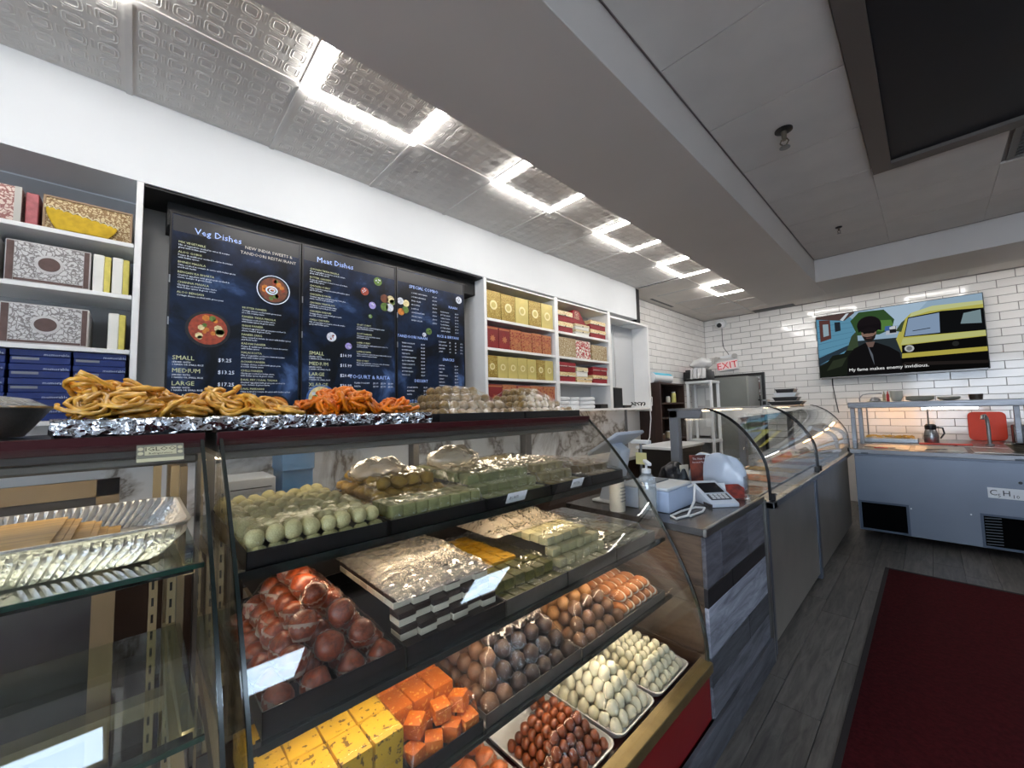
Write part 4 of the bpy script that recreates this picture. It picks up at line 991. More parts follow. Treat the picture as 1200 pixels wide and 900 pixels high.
YS = speckled('sweet_yellow_nut', (212, 168, 46), (110, 80, 36), .60, 75)
tray('tray of speckled yellow milk cake, left on the third shelf', -1.31, -.865, .175, .475, .607, .035, BLKT, TG3)
ym_ = blockmesh('milk_cake_mesh', YS, .084, .068, .062, .004)
pts = [(-.915-.088*i, .215+.0715*j, .611+.0625*k) for k in range(2) for i in range(4 if k else 1) for j in range(4) if not (k == 1 and i == 3 and j < 2)]
blocks('milk_cake', ym_, pts, 'speckled bright yellow milk cake block on the third shelf', 'yellow milk cake blocks', .03)
drape('clear film over the yellow milk cake', -1.305, -.868, .178, .472, .645, [], [(-1.22, -.875, .18, .465, .736), (-1.29, -1.22, .32, .465, .736)], wr=.002, sag=12)
OR = speckled('sweet_orange_nut', (206, 106, 26), (236, 166, 84), .60, 110)
tray('tray of orange carrot sweet blocks, second on the third shelf', -1.31, -.865, .48, .69, .607, .03, BLKT, TG3)
om = blockmesh('carrot_mesh', OR, .085, .06, .042, .004)
pts = [(-1.02-.088*i, .515+.064*j, .611+.043*k) for k in range(2) for i in range(3) for j in range(3) if not (k == 1 and i == 2 and j == 0)]
blocks('carrot_block', om, pts, 'orange carrot sweet slab in the neat stack', 'orange slabs on the third shelf', .03)
oc = blockmesh('carrot_cube_mesh', OR, .045, .045, .04, .006)
pts = [(-.905, .505, .611, .3), (-.90, .56, .611, -.4), (-.905, .615, .611, .5), (-.90, .665, .611, .1), (-.935, .53, .653, .7), (-.93, .60, .655, -.3), (-.925, .655, .653, .4), (-.965, .565, .611, .2), (-.965, .64, .611, .9)]
blocks('carrot_cube', oc, pts, 'loose orange carrot sweet cube at the tray front', 'loose orange cubes on the third shelf', .2)
drape('clear film over the orange blocks', -1.305, -.868, .483, .687, .64, [], [(-1.28, -.98, .49, .685, .70), (-.96, -.885, .49, .685, .695)], wr=.002, sag=14)
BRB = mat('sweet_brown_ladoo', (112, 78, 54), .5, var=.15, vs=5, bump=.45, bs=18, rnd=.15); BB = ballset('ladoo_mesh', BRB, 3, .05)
DKB = mat('sweet_dimmed_ladoo', (62, 44, 36), .45, var=.15, vs=5, bump=.45, bs=18, rnd=.12); DB = ballset('dark_ladoo_mesh', DKB, 3, .05)  # darker copy of the ladoo brown, painting in the heap's dim front
tray('tray heaped with brown round ladoo, third on the third shelf', -1.31, -.865, .70, 1.115, .607, .035, ALU, TG3)
pts = pile(-1.29, -.872, .71, 1.11, .611, .0265, 4, .03, packz=.74)
lt_ = [p for p in pts if p[1] < .80 or p[0] < -1.08]; dk_ = [p for p in pts if not (p[1] < .80 or p[0] < -1.08)]  # one heap of like ladoo: lit side and dim front set by colour
ob = sweet('brown_ladoo', BB, lt_, 'lit-toned brown round ladoo at the left of the heap on the third shelf', 'lit-toned brown ladoo heap', .0265)
ob += sweet('dimmed_ladoo', DB, dk_, 'dim-toned brown round ladoo at the front of the heap on the third shelf', 'dim-toned brown ladoo heap', .0265)
drape('taut shiny film over the heap of brown ladoo', -1.305, -.868, .703, 1.112, .645, ob, sag=90, wr=.002)
TANB = mat('sweet_tan_ladoo', (176, 126, 78), .5, var=.15, vs=5, bump=.45, bs=18, rnd=.12); TB = ballset('tan_ladoo_mesh', TANB, 3, .05)
tray('tray of tan balls and cream-filled patties, right on the third shelf', -1.31, -.865, 1.125, 1.73, .607, .03, ALU, TG3)
pts = pile(-1.25, -.872, 1.13, 1.42, .611, .0255, 3, .03, packz=.74)
b_front = [p for p in pts if p[0] > -1.0]; b_back = [p for p in pts if p[0] <= -1.0]
ob = sweet('tan_ladoo', TB, b_back, 'tan round ladoo behind the brown ones on the right tray', 'tan ladoo on the right tray', .0255)
ob += sweet('brown_ladoo', BB, b_front, 'brown round ladoo in the front rows of the right tray', 'brown ladoo on the right tray', .0255)
PAT = mat('sweet_fried_patty', (184, 112, 54), .5, var=.2, vs=6, bump=.3, bs=20, rnd=.12); CRE = mat('sweet_cream', (232, 220, 196), .5, bump=.3, bs=30)
pa = mk(MB().sph((0, 0, .0115), 1, (.037, .02, .013), 16, 9).add(*(lambda m_: (m_.v, m_.f))(MB().sph((0, 0, -.0115), 1, (.037, .02, .013), 16, 9))).mesh('patty_mesh', sharp=3), PAT)
cr = mk(MB().sph((0, 0, 0), 1, (.0385, .0215, .010), 14, 7).mesh('cream', sharp=3), CRE)
po = []
for k in range(2):
    for i in range(5):
        for j in range(6-k):
            p = (-.915-.07*i-.02*k, 1.445+.047*j+.022*k, .642+.036*k)
            t = thing('cream_patty', 'fried orange patty with white cream filling', 'sweet', p, 0, 'cream-filled patties on the third shelf', rot=(PI/2-.5, 0, random.uniform(-.12, .12)))
            place('patty', pa, (0, 0, 0), parent=t); place('cream_filling', cr, (0, 0, 0), parent=t); po.append((*p, .03))
drape('shiny film over tan balls and cream patties', -1.305, -.868, 1.128, 1.727, .638, ob+po, sag=50, wr=.0025)
# --- bottom deck: white foam trays
FG = 'white foam trays on the bottom deck'
def foamtray(label, x0, x1, y0, y1):
    t = thing('foam_tray', label, 'tray', ((x0+x1)/2, (y0+y1)/2, .34), group=FG)
    R = []; mb = MB(); cx, cy = (x0+x1)/2, (y0+y1)/2
    for s_, z in ((.88, .341), (.94, .352), (.985, .366), (1., .372), (.97, .372), (.92, .357), (.86, .346)):
        R.append(mb.ring([(cx+a, cy+b, z) for a, b in rrect((x1-x0)*s_, (y1-y0)*s_, .035)]))
    mb.skin(R); mb.build('dish', FOAM, t); return t
foamtray('white foam tray of rosy brown balls, left on the bottom deck', -1.12, -.765, .50, .86)
PB = ballset('rose_ball_mesh', mat('sweet_rose_brown', (170, 92, 48), .4, var=.2, vs=4, bump=.3, bs=20, rnd=.12), 3, .05)
pts = pile(-1.09, -.79, .53, .84, .346, .03, 2, .035, packz=.74)
ob = sweet('rose_ball', PB, pts, 'reddish brown ball in a paper cup on the bottom deck', 'reddish balls on the bottom deck', .03, cup=CUP)
drape('clear film over the reddish brown balls', -1.115, -.77, .505, .855, .374, ob, sag=40)
foamtray('white foam tray of small glossy brown balls on the bottom deck', -1.12, -.765, .88, 1.165)
SB = ballset('small_brown_mesh', mat('sweet_small_brown', (126, 62, 30), .28, var=.2, vs=4, rnd=.25, coat=.3), 3, .04, (1, 1, 1.15))
pts = pile(-1.02, -.785, .90, 1.15, .346, .0165, 4, .022, packz=.74)+pile(-1.09, -1.02, 1.08, 1.15, .346, .0165, 2, .02)
ob = sweet('brown_ball', SB, pts, 'small glossy brown ball heaped in a foam tray', 'small brown balls on the bottom deck', .0165)
drape('shiny film over the small brown balls', -1.115, -.77, .885, 1.16, .374, ob, sag=40)
RS = mat('rasgulla_white', (226, 222, 198), .4, var=.05, vs=4, bump=.2, bs=20, rnd=.05)
RB = ballset('rasgulla_mesh', RS, 3, .05, (1, .9, 1.18))
foamtray('white foam tray heaped with large white milk balls', -1.12, -.765, 1.18, 1.435)
pts = pile(-1.10, -.785, 1.195, 1.42, .346, .0225, 4, .028, packz=.76)
ob = sweet('milk_dumpling', RB, pts, 'large oval white milk dumpling in the left heap', 'large white milk dumplings', .0225)
drape('tight film over the large white dumplings', -1.115, -.77, 1.185, 1.43, .374, ob, sag=70)
foamtray('white foam tray of small white milk balls by the glass end', -1.12, -.765, 1.45, 1.735)
pts = pile(-1.10, -.785, 1.465, 1.72, .346, .0185, 3, .022, packz=.76)
ob = sweet('milk_dumpling', RB, pts, 'small oval white milk dumpling nearest the glass end', 'small white milk dumplings', .0185)
drape('film over the small white milk dumplings', -1.115, -.77, 1.455, 1.73, .374, ob, sag=60)

# ---------------------------------------------------------------- on top of the cases
def foil_board(label, x0, x1, y0, y1, z0, z1, seed):
    rs = random.Random(seed); nx, ny = 14, 44; P = []
    for i in range(nx+1):
        rw = []
        for j in range(ny+1):
            x = x0+(x1-x0)*i/nx; y = y0+(y1-y0)*j/ny; rw.append((x+rs.uniform(-.003, .003), y+rs.uniform(-.003, .003), z1+rs.uniform(-.003, .003)))
        P.append(rw)
    mb = MB(); mb.grid(P)
    loop = [P[0][j] for j in range(ny)]+[P[i][ny] for i in range(nx)]+[P[nx][j] for j in range(ny, 0, -1)]+[P[i][0] for i in range(nx, 0, -1)]
    R = [mb.ring(loop)]; cx, cy = (x0+x1)/2, (y0+y1)/2
    for f_, z in ((1.0, z1-.006), (1.0, (z0+z1)/2), (1.0, z0+.005), (.985, z0)):
        R.append(mb.ring([(cx+(p[0]-cx)*f_+rs.uniform(.0, .007)*(1 if p[0] > cx else -1), cy+(p[1]-cy)*f_+rs.uniform(-.004, .004), z+rs.uniform(-.003, .003)) for p in loop]))
    mb.skin(R, True, False); mb.f.append(tuple(R[-1]))
    return tag(mb.build('foil_board', FOIL, sharp=.5), label, 'tray', 'foil wrapped boards on the case')
foil_board('foil wrapped board under the yellow jalebi', -1.74, -1.295, -.135, .372, 1.413, 1.452, 1)
foil_board('foil wrapped board under the orange jalebi', -1.74, -1.30, .378, .815, 1.413, 1.450, 2)
def coil(seed, m, R0=.047, turns=2.6, tr=.0058):
    rd = random.Random(seed); pts = []
    n = 54
    for i in range(n+1):
        s_ = i/n; a = 2*PI*turns*s_; rr = R0*(1-.72*s_)*(1+.14*math.sin(3.3*a+seed))
        pts.append((rr*math.cos(a)+rd.uniform(-.0015, .0015), rr*math.sin(a)+rd.uniform(-.0015, .0015), .003*math.sin(1.7*a+seed)))
    for i in range(8): a = i*.8; pts.append((R0*(.25-.16*i)*math.cos(seed), R0*(.25-.16*i)*math.sin(seed), .008))
    return mk(MB().tube(pts, tr, 7).mesh('jalebi_mesh', sharp=3), m)
JY = mat('jalebi_yellow', (202, 138, 38), .25, var=.2, vs=30, rnd=.12, coat=.4, bump=.2, bs=120, c2=(226, 172, 70)); JO = mat('jalebi_orange', (224, 118, 6), .35, var=.15, vs=30, rnd=.1, coat=.1, bump=.2, bs=120)
JYM = [coil(i, JY) for i in range(4)]; JOM = [coil(i+9, JO, .036, 2.2, .0062) for i in range(3)]
def heap(name, meshes, label, group, n, x0, x1, y0, y1, z, hfun, tilt=.45):
    for i in range(n):
        x = random.uniform(x0, x1); y = random.uniform(y0, y1); h = hfun(x, y)
        zz = z+.008+h*(random.random()**.6)
        tl = tilt*(1 if zz > z+.02 else .3)
        tag(place(name, random.choice(meshes), (x, y, zz), (random.uniform(-tl, tl), random.uniform(-tl, tl), random.random()*6.3), random.uniform(.85, 1.1)), label, 'sweet', group)
def hy(x, y):
    a = .075*math.exp(-((y+.02)/.07)**2)+.052*math.exp(-((y+.095)/.04)**2)+.055*math.exp(-((y-.20)/.12)**2)
    return a*max(.25, 1-((x+1.52)/.24)**2)
heap('jalebi', JYM, 'glossy yellow coiled jalebi heaped on the left foil board', 'yellow jalebi heap', 130, -1.68, -1.35, -.09, .35, 1.452, hy, .75)
def ho(x, y):
    a = .062*math.exp(-((y-.545)/.05)**2)+.026
    return a*max(.3, 1-((x+1.52)/.26)**2)
heap('orange_jalebi', JOM, 'bright orange coiled jalebi heaped on the right foil board', 'orange jalebi heap', 110, -1.68, -1.35, .415, .78, 1.450, ho, .9)
LADM = mat('sweet_laddu_khaki', (128, 98, 42), .5, var=.2, vs=5, bump=.4, bs=20, rnd=.12); LM = ballset('laddu_mesh', LADM, 3, .05)
for i, (a, b, lab) in enumerate(((.84, 1.30, 'left'), (1.31, 1.72, 'right'))):
    tray(f'flat black tray of khaki laddu on the case top, {lab} of the two', -1.74, -1.29, a, b, 1.412, .032, BLKT, 'black trays on the case top', name='serving_tray')
    pts = pile(-1.70, -1.31, a+.02, b-.02, 1.416, .0235, 4, .047, packz=.72)
    ob = sweet('khaki_laddu', LM, pts, f'round khaki laddu in the {lab} wrapped heap on the case top', f'{lab} heap of khaki laddu', .0235)
    drape(f'clear film over the {lab} heap of khaki laddu', -1.735, -1.295, a+.004, b-.004, 1.444, ob, sag=80)
# oval foil pan at the left end of the case top
t = thing('foil_pan', 'round fluted foil pan with domed lid on top of the left case', 'pan', (-1.52, -.42, 1.413))
mb = MB(); R = []
for s_, z in ((.8, 1.414), (.84, 1.43), (.93, 1.47), (.96, 1.478), (1., 1.482), (1.0, 1.486), (.95, 1.486), (.90, 1.47), (.80, 1.42)):
    R.append(mb.ring([(-1.52+.235*s_*(1+(.012 if i % 2 and s_ < .96 else 0))*math.cos(2*PI*i/96), -.42+.275*s_*(1+(.012 if i % 2 and s_ < .96 else 0))*math.sin(2*PI*i/96), z) for i in range(96)]))
mb.skin(R); mb.build('pan', foil('foil_pan_metal', 60., .2, (206, 206, 208), .34), t)
MB().lathe([(.225, 1.487), (.2, 1.505), (.12, 1.52), (.001, 1.524)], (-1.52, -.42, 0), 40, False, sy=1.17).build('lid', glassmat('clear_lid_dull', (.8, .8, .8), 1.5, .15, bump=.4, bs=20, base=.1, milk=.35, milkc=(.5, .5, .5)), t)
# rectangular foil pan inside the left case with tan sheets
t = thing('foil_pan', 'rectangular foil pan of flat tan wafers inside the left case', 'pan', (-1.36, -.30, 1.143))
mb = MB(); R = []
def flut(w_, h_, z, amp):
    p = rrect(w_, h_, .05); q = []
    for i in range(len(p)):
        a, b = p[i], p[(i+1) % len(p)]; n = max(1, int(math.hypot(b[0]-a[0], b[1]-a[1])/.008))
        for k in range(n): q.append((a[0]+(b[0]-a[0])*k/n, a[1]+(b[1]-a[1])*k/n))
    return q
base = flut(.42, .80, 0, 0); nb = len(base)
for s_, z, am in ((.86, 1.145, 0), (.88, 1.15, .016), (.94, 1.19, .022), (.965, 1.208, .008), (.985, 1.214, .0), (1.0, 1.216, .0), (1.0, 1.22, 0), (.965, 1.22, 0), (.94, 1.205, .02), (.87, 1.152, .016)):
    R.append(mb.ring([(-1.36+p[0]*s_*(1+am*(1 if i % 2 else -1)), -.30+p[1]*(s_ if s_ < .9 else (1+s_)/2)*(1+am*.5*(1 if i % 2 else -1)), z) for i, p in enumerate(base)]))
mb.skin(R); mb.build('pan', MATS['foil_pan_metal'], t)
WAF = mat('wafer_tan', (186, 150, 88), .6, var=.2, vs=6, bump=.3, bs=40, stretch=(12, 1, 1))
for i in range(9):
    o = MB().box(-1.51+random.uniform(-.01, .01), -1.21+random.uniform(-.02, .02), -.62, -.02-.012*i, 1.165+.006*i, 1.168+.006*i).build('wafer_sheet', WAF, rot=(.0, random.uniform(-.01, .01), 0))
    tag(o, 'flat tan wafer sheet stacked in the foil pan', 'wafer', 'tan wafers in the foil pan')
# ================================================================ register counter
CTOP = mat('counter_laminate', (62, 58, 56), .22, var=.2, vs=14)
t = thing('service_counter', 'register counter clad in weathered grey planks between the glass cases', 'counter', (-1.08, 2.23, 0))
MB().box(-1.45, -.722, 1.83, 2.655, .02, .885).build('body', mat('counter_core', (40, 38, 38), .6), t)
MB().box(-1.47, -.715, 1.80, 2.67, .886, .915).build('worktop', CTOP, t)
MB().box(-.715, -.698, 1.80, 2.67, .882, .918).build('edge_trim', mat('trim_aluminium', (120, 118, 114), .3, .8), t, bevel=.003)
MB().box(-.722, -.690, 2.645, 2.675, .0, .90).build('corner_trim', mat('trim_aluminium', (0, 0, 0)), t, bevel=.003)
rows = [(.137, .262, [(1.795, 2.644)]), (.264, .378, [(1.795, 2.30), (2.302, 2.644)]), (.38, .583, [(1.795, 2.644)]), (.585, .664, [(1.795, 2.10), (2.102, 2.644)]), (.666, .880, [(1.795, 1.98), (1.982, 2.36), (2.362, 2.644)])]
WM = [wood('clad_wood_mid', (52, 54, 60), (126, 128, 138), 2.4, (10, 1.3, 10), .6, .4, .1), wood('clad_wood_dark', (38, 40, 44), (90, 92, 98), 2.4, (10, 1.3, 10), .6, .4, .1), wood('clad_wood_pale', (84, 88, 98), (176, 180, 194), 2.4, (10, 1.3, 10), .6, .4, .06), wood('clad_wood_black', (16, 14, 17), (36, 34, 38), 2.4, (10, 1.3, 10), .6, .4, .06), wood('clad_wood_slate', (46, 46, 51), (116, 116, 126), 2.4, (10, 1.3, 10), .6, .4, .25)]
for i, (z0, z1, segs) in enumerate(rows):
    for a, b in segs: MB().box(-.722, -.704, a+.001, b-.001, z0, z1).build('plank', WM[i], t, bevel=.0015)
WB = wood('clad_wood_brown', (52, 40, 32), (112, 92, 74), 2.4, (1.3, 10, 10), .6, .4, .2)
for i, (z0, z1, _) in enumerate(rows): MB().box(-1.44, -.724, 1.812, 1.83, z0, z1).build('end_plank', WB, t, bevel=.0015)
CZ = .9155
# sanitiser bottle
def bottle(label, x, y, r, h, body_m, cap_m, pump):
    t = thing('pump_bottle' if pump else 'canister', label, 'bottle' if pump else 'canister', (x, y, CZ))
    MB().lathe([(r*.9, 0), (r, .008), (r, h*.68), (r*.85, h*.78), (r*.42, h*.85), (r*.38, h*.88)] if pump else [(r*.97, 0), (r, .005), (r, h*.9), (r*.94, h*.93)], (x, y, CZ), 24).build('body', body_m, t)
    if pump:
        MB().lathe([(r*.5, h*.87), (r*.5, h*.95), (r*.2, h*.965)], (x, y, CZ), 18).build('collar', cap_m, t)
        MB().cyl((x, y, CZ+h*.96), (x, y, CZ+h*1.08), r*.13, n=10).build('stem', cap_m, t)
        MB().obox((x+.012, y-.012, CZ+h*1.095), (.028, -.028, -.004), (.007, .007, 0), (0, 0, .008)).build('nozzle', cap_m, t, bevel=.003)
        MB().lathe([(r*1.005, h*.15), (r*1.005, h*.55)], (x, y, CZ), 24, False).build('label', glassmat('clear_label', (.8, .84, .86), .6, .2, milk=.25), t)
    else:
        MB().lathe([(r*1.02, h*.93), (r*1.02, h), (r*.3, h*1.01)], (x, y, CZ), 20).build('lid', cap_m, t)
        for k in range(5): MB().box(x+r*.7, x+r*.72+.012, y-r*.55, y+r*.4, CZ+h*(.7-.1*k), CZ+h*(.7-.1*k)+.006).build('print_line', mat('print_grey', (130, 132, 138), .6), t)
SANI = glassmat('sanitiser_clear', (.82, .88, .92), 1.5, .05, base=.06, milk=.3, milkc=(.75, .8, .84))
bottle('clear pump bottle of hand sanitiser beside the sweets case', -1.01, 1.885, .045, .235, SANI, WHITEP, True)
bottle('white printed canister behind the sanitiser bottle', -1.16, 1.845, .04, .17, mat('canister_white', (206, 204, 198), .4), WHITEP, False)
# cash drawer / printer box
t = thing('receipt_printer', 'pale blue and white boxy receipt printer on the counter', 'printer', (-1.07, 2.05, CZ))
MB().box(-1.22, -.93, 1.95, 2.25, CZ, CZ+.105).build('body', mat('printer_blue_white', (176, 190, 214), .4), t, bevel=.008, seg=2)
MB().box(-1.215, -.935, 1.955, 2.245, CZ+.106, CZ+.122).build('cover', mat('printer_white', (214, 216, 216), .35), t, bevel=.005)
MB().box(-1.12, -1.05, 1.99, 2.21, CZ+.122, CZ+.128).build('paper_slot', mat('printer_slot', (100, 104, 110), .5), t)
tag(MB().tube([(-.93, 2.18, CZ+.10), (-.88, 2.15, CZ+.12), (-.86, 2.08, CZ+.05), (-.84, 1.95, CZ+.008), (-.86, 1.87, CZ+.006), (-.90, 1.90, CZ+.006), (-.90, 2.02, CZ+.006), (-.88, 2.14, CZ+.006), (-.84, 2.16, CZ+.006), (-.82, 2.08, CZ+.006), (-.83, 1.95, CZ+.007)], .0055, 8).build('cable', CBL), 'thick white cable looped on the counter in front of the printer', 'cable')
# card terminal: wedge
t = thing('card_terminal', 'white wedge-shaped card terminal with a dark screen on the counter', 'card terminal', (-.87, 2.34, CZ), -.66, local=False); t.scale = (.82, .82, .9)
T0 = Matrix.Rotation(0, 4, 'Z')
MB().prism([(-.15, 0), (.15, 0), (.15, .022), (-.10, .115), (-.15, .105)], 'y', -.095, .095).build('body', mat('terminal_white', (196, 202, 212), .35), t, bevel=.006, seg=2)
sl = Vector((.25, 0, -.093)).normalized(); up_ = Vector((-sl.z, 0, sl.x))
MB().obox(Vector((-.015, 0, .0855))+up_*.001, sl*.055, Vector((0, .07, 0)), up_*.002).build('screen', mat('terminal_screen', (30, 30, 34), .12), t)
MB().obox(Vector((.085, 0, .0483))+up_*.001, sl*.03, Vector((0, .07, 0)), up_*.002).build('keypad', mat('terminal_keypad', (60, 62, 70), .4), t)
MB().box(.06, .151, -.0955, -.09, .003, .02).build('side_panel', mat('terminal_dark_panel', (60, 56, 58), .4), t)  # dark grey panel low on the terminal side
for i in range(3):
    for j in range(4): MB().obox(Vector((.067+.017*i, 0, .055-.0063*i))+up_*.002+Vector((0, -.045+.03*j, 0)), sl*.006, Vector((0, .011, 0)), up_*.003).build('key', mat('terminal_key', (206, 208, 212), .5), t)
# tablet stand, seen from behind
t = thing('tablet_stand', 'white tilted customer tablet on a slanted stand by the register', 'tablet', (-1.30, 2.02, CZ))
MB().box(-1.39, -1.23, 1.94, 2.10, CZ, CZ+.012).build('base', WHITEP, t, bevel=.004)
MB().prism([(-1.36, CZ+.01), (-1.26, CZ+.01), (-1.20, 1.21), (-1.26, 1.25)], 'y', 1.97, 2.07).build('stand', mat('tablet_grey_white', (186, 192, 202), .35), t, bevel=.004)
MB().obox((-1.27, 2.03, 1.25), (.10, 0, .062), (0, .145, 0), (-.005, 0, .008)).build('tablet', mat('tablet_back', (176, 182, 194), .35), t, bevel=.004)
MB().obox((-1.276, 2.03, 1.2595), (.092, 0, .057), (0, .132, 0), (-.0006, 0, .001)).build('screen', mat('terminal_screen', (0, 0, 0)), t)
# flyers and bags near the hot case
t = thing('flyer_stand', 'dark red upright menu flyer in a clear stand on the counter', 'flyer', (-.98, 2.56, CZ))
MB().obox((-1.0, 2.56, 1.03), (.045, .055, 0), (-.012, .01, .115), (.002, -.0017, 0)).build('flyer', mat('flyer_maroon', (74, 24, 24), .3, var=.35, vs=12, c2=(120, 56, 40)), t)
MB().obox((-.997, 2.555, .975), (.04, .049, 0), (-.006, .005, .05), (.0022, -.002, 0)).build('flyer_picture', mat('flyer_picture', (150, 110, 74), .4, var=.5, vs=30), t)
text_mb([('The New India', 0, .02, .017, 'CENTER'), ('Sweets & Tandoori', 0, 0, .014, 'CENTER')], (Vector((-1.004, 2.559, 1.098)), Vector((.633, .774, 0)), Vector((-.1, .085, .99)))).build('lettering', mat('paper_white', (226, 228, 232), .7), t)
MB().box(-1.05, -.94, 2.53, 2.62, CZ, CZ+.006).build('foot', glassmat('acrylic', (.9, .92, .94), 1.5, .02, base=.05), t)
t = thing('card_holder', 'clear holder with red business cards beside the card terminal', 'card holder', (-.80, 2.53, CZ))
MB().obox((-.82, 2.52, .955), (.05, .055, 0), (-.015, .014, .035), (.002, -.002, 0)).build('red_card', mat('card_red', (136, 44, 30), .35, var=.5, vs=25), t)
MB().obox((-.865, 2.455, .975), (.022, .025, 0), (-.006, .006, .028), (.0015, -.0015, 0)).build('white_card', mat('paper_white', (0, 0, 0)), t)
MB().box(-.86, -.745, 2.50, 2.58, CZ, CZ+.004).build('base', MATS['acrylic'], t)
MB().box(-.752, -.748, 2.50, 2.58, CZ, CZ+.13).build('upright', MATS['acrylic'], t)
BAG = glassmat('bag_blue_white', (.8, .86, .95), 1.2, .25, bump=.8, bs=16, base=.03, milk=.72, milkc=(.6, .68, .8))
f_ = bumpy(21, .07, 4)
tag(MB().sph((-.93, 2.60, 1.0), 1., (.17, .045, .16), 30, 18, lambda d: f_(d)*(1 if d.z > -.5 else .62/abs(d.z)*.9)).build('plastic_bag', BAG, sharp=3), 'puffed blue-white plastic bag standing against the hot case end', 'plastic bag')
f2_ = bumpy(27, .1, 4)
tag(MB().sph((-1.16, 2.50, .985), 1., (.10, .06, .11), 24, 14, lambda d: f2_(d)*(1 if d.z > -.4 else .6/max(.6, abs(d.z)))).build('garbage_bag', mat('bag_black', (16, 17, 22), .25, bump=.8, bs=18, dist=.01), sharp=3), 'black crumpled plastic bag behind the red flyer', 'plastic bag')
tag(MB().obox((-1.085, 2.50, 1.0), (.012, .03, 0), (0, 0, .085), (.004, -.002, 0)).build('envelope', mat('paper_cream', (196, 186, 166), .7)), 'cream paper sheet standing between black bag and flyer', 'paper')
for i, (x, y, a, c_) in enumerate(((-1.36, 2.36, .2, (214, 210, 150)), (-1.30, 2.42, -.2, (220, 220, 214)), (-1.33, 2.30, .5, (206, 208, 212)))):
    tag(MB().box(-.09, .09, -.06, .06, 0, .006).build('paper_sheet', mat('paper_%d' % i, c_, .7), loc=(x, y, CZ+.0065*i), rot=(0, 0, a)), ['lowest pale yellow', 'middle white', 'topmost grey white'][i]+' paper sheet lying at the back of the register counter', 'paper')
t = thing('desk_lamp_post', 'thin chrome post with a yellow note behind the register', 'stand', (-1.40, 2.55, CZ))
MB().cyl((-1.40, 2.55, CZ), (-1.40, 2.55, 1.22), .009, n=10).build('post', STEEL, t)
MB().lathe([(.05, 0), (.05, .008), (.01, .012)], (-1.40, 2.55, CZ), 18).build('base', STEEL, t)
MB().box(-1.47, -1.33, 2.53, 2.57, 1.20, 1.225).build('arm', WHITEP, t, bevel=.004)
MB().obox((-1.39, 2.53, 1.10), (.04, 0, 0), (0, 0, .04), (0, .001, 0)).build('note', mat('paper_0', (214, 210, 150), .7), t)

# ================================================================ hot food counter with curved glass
HZ = .87
t = thing('hot_food_counter', 'long steel hot food counter with two curved glass guards', 'food counter', (-1.0, 4.35, 0))
SD = steel('steel_dark', (112, 112, 114), .32, (1, 1, 40))
for a, b in ((2.68, 4.10), (4.16, 6.04)):
    MB().box(-1.42, -.725, a, b, .10, .78).build('body', mat('counter_core', (0, 0, 0)), t)
    MB().box(-.725, -.705, a, b, .06, .85).build('front_panel', mat('panel_steel_dark', (158, 152, 144), .33, .6, var=.08, vs=3), t, bevel=.003)
    MB().box(-1.40, -.78, a, b, .03, .10).build('plinth', BLACK, t)
MB().box(-.735, -.69, 4.10, 4.16, .02, .87).build('joint_post', mat('post_blue_grey', (92, 98, 110), .35, .5), t, bevel=.004)
MB().box(-.735, -.69, 2.68, 2.72, .02, .87).build('joint_post', mat('post_blue_grey', (0, 0, 0)), t, bevel=.004)
MB().box(-.76, -.655, 2.68, 6.05, .845, .885).build('front_rail', STEEL, t, bevel=.004)
MB().box(-1.45, -1.24, 2.68, 6.05, .845, .885).build('rear_rail', STEEL, t, bevel=.004)
MB().box(-1.45, -.655, 2.68, 2.76, .846, .884).build('end_rail', STEEL, t)
AP = [(-1.02, 1.434), (-1.0, 1.432), (-.955, 1.418), (-.913, 1.398), (-.868, 1.37), (-.827, 1.334), (-.79, 1.294), (-.757, 1.247), (-.726, 1.198), (-.70, 1.149), (-.686, 1.105), (-.679, 1.061), (-.675, 1.0), (-.674, .953), (-.674, .897)]
GL2 = glassmat('guard_glass', (.95, .97, .96), .9, .0)
for a, b in ((2.70, 4.115), (4.155, 6.03)):
    MB().prism(AP+[(x-.005, z-.003) for x, z in reversed(AP)], 'y', a, b).build('curved_guard', GL2, t, sharp=.5)
    for y in (a, b-.008): MB().prism([(x+.004, z+.003) for x, z in AP]+[(x-.01, z-.006) for x, z in reversed(AP)], 'y', y, y+.008).build('guard_edge', mat('edge_dark_steel', (50, 50, 52), .25, .6), t)
    for y in (a+.02, b-.05): MB().box(-.69, -.658, y, y+.03, .886, .93).build('clip', BLACK, t, bevel=.003)
MB().box(-1.265, -1.02, 2.70, 5.40, 1.425, 1.437).build('top_shelf', STEEL, t); MB().box(-1.45, -1.02, 5.402, 6.04, 1.425, 1.437).build('top_shelf', STEEL, t)
for y in (2.70, 4.12, 5.98):
    MB().box(-1.26, -1.20, y, y+.06, .885, 1.425).build('post', mat('post_grey', (128, 130, 136), .35, .5), t, bevel=.004)
    MB().box(-1.26, -1.05, y, y+.05, 1.37, 1.425).build('arm', mat('post_grey', (0, 0, 0)), t, bevel=.004)
MB().prism([(x-.012, z-.006) for x, z in AP]+[(-1.19, .89), (-1.19, 1.42)], 'y', 2.712, 2.716).build('end_glass', GLASS, t)
MB().cyl((-1.22, 2.78, 1.416), (-1.22, 5.97, 1.416), .006, n=8).build('heat_tube', emit('hot_case_tube', (1, .74, .45), 8.), t)
pan_c = [((120, 58, 30), 'dark brown curry'), ((176, 92, 36), 'orange curry'), ((150, 120, 50), 'yellow lentils'), ((110, 44, 26), 'red brown curry'), ((186, 150, 90), 'pale creamy curry'), ((90, 84, 40), 'green spinach curry')]
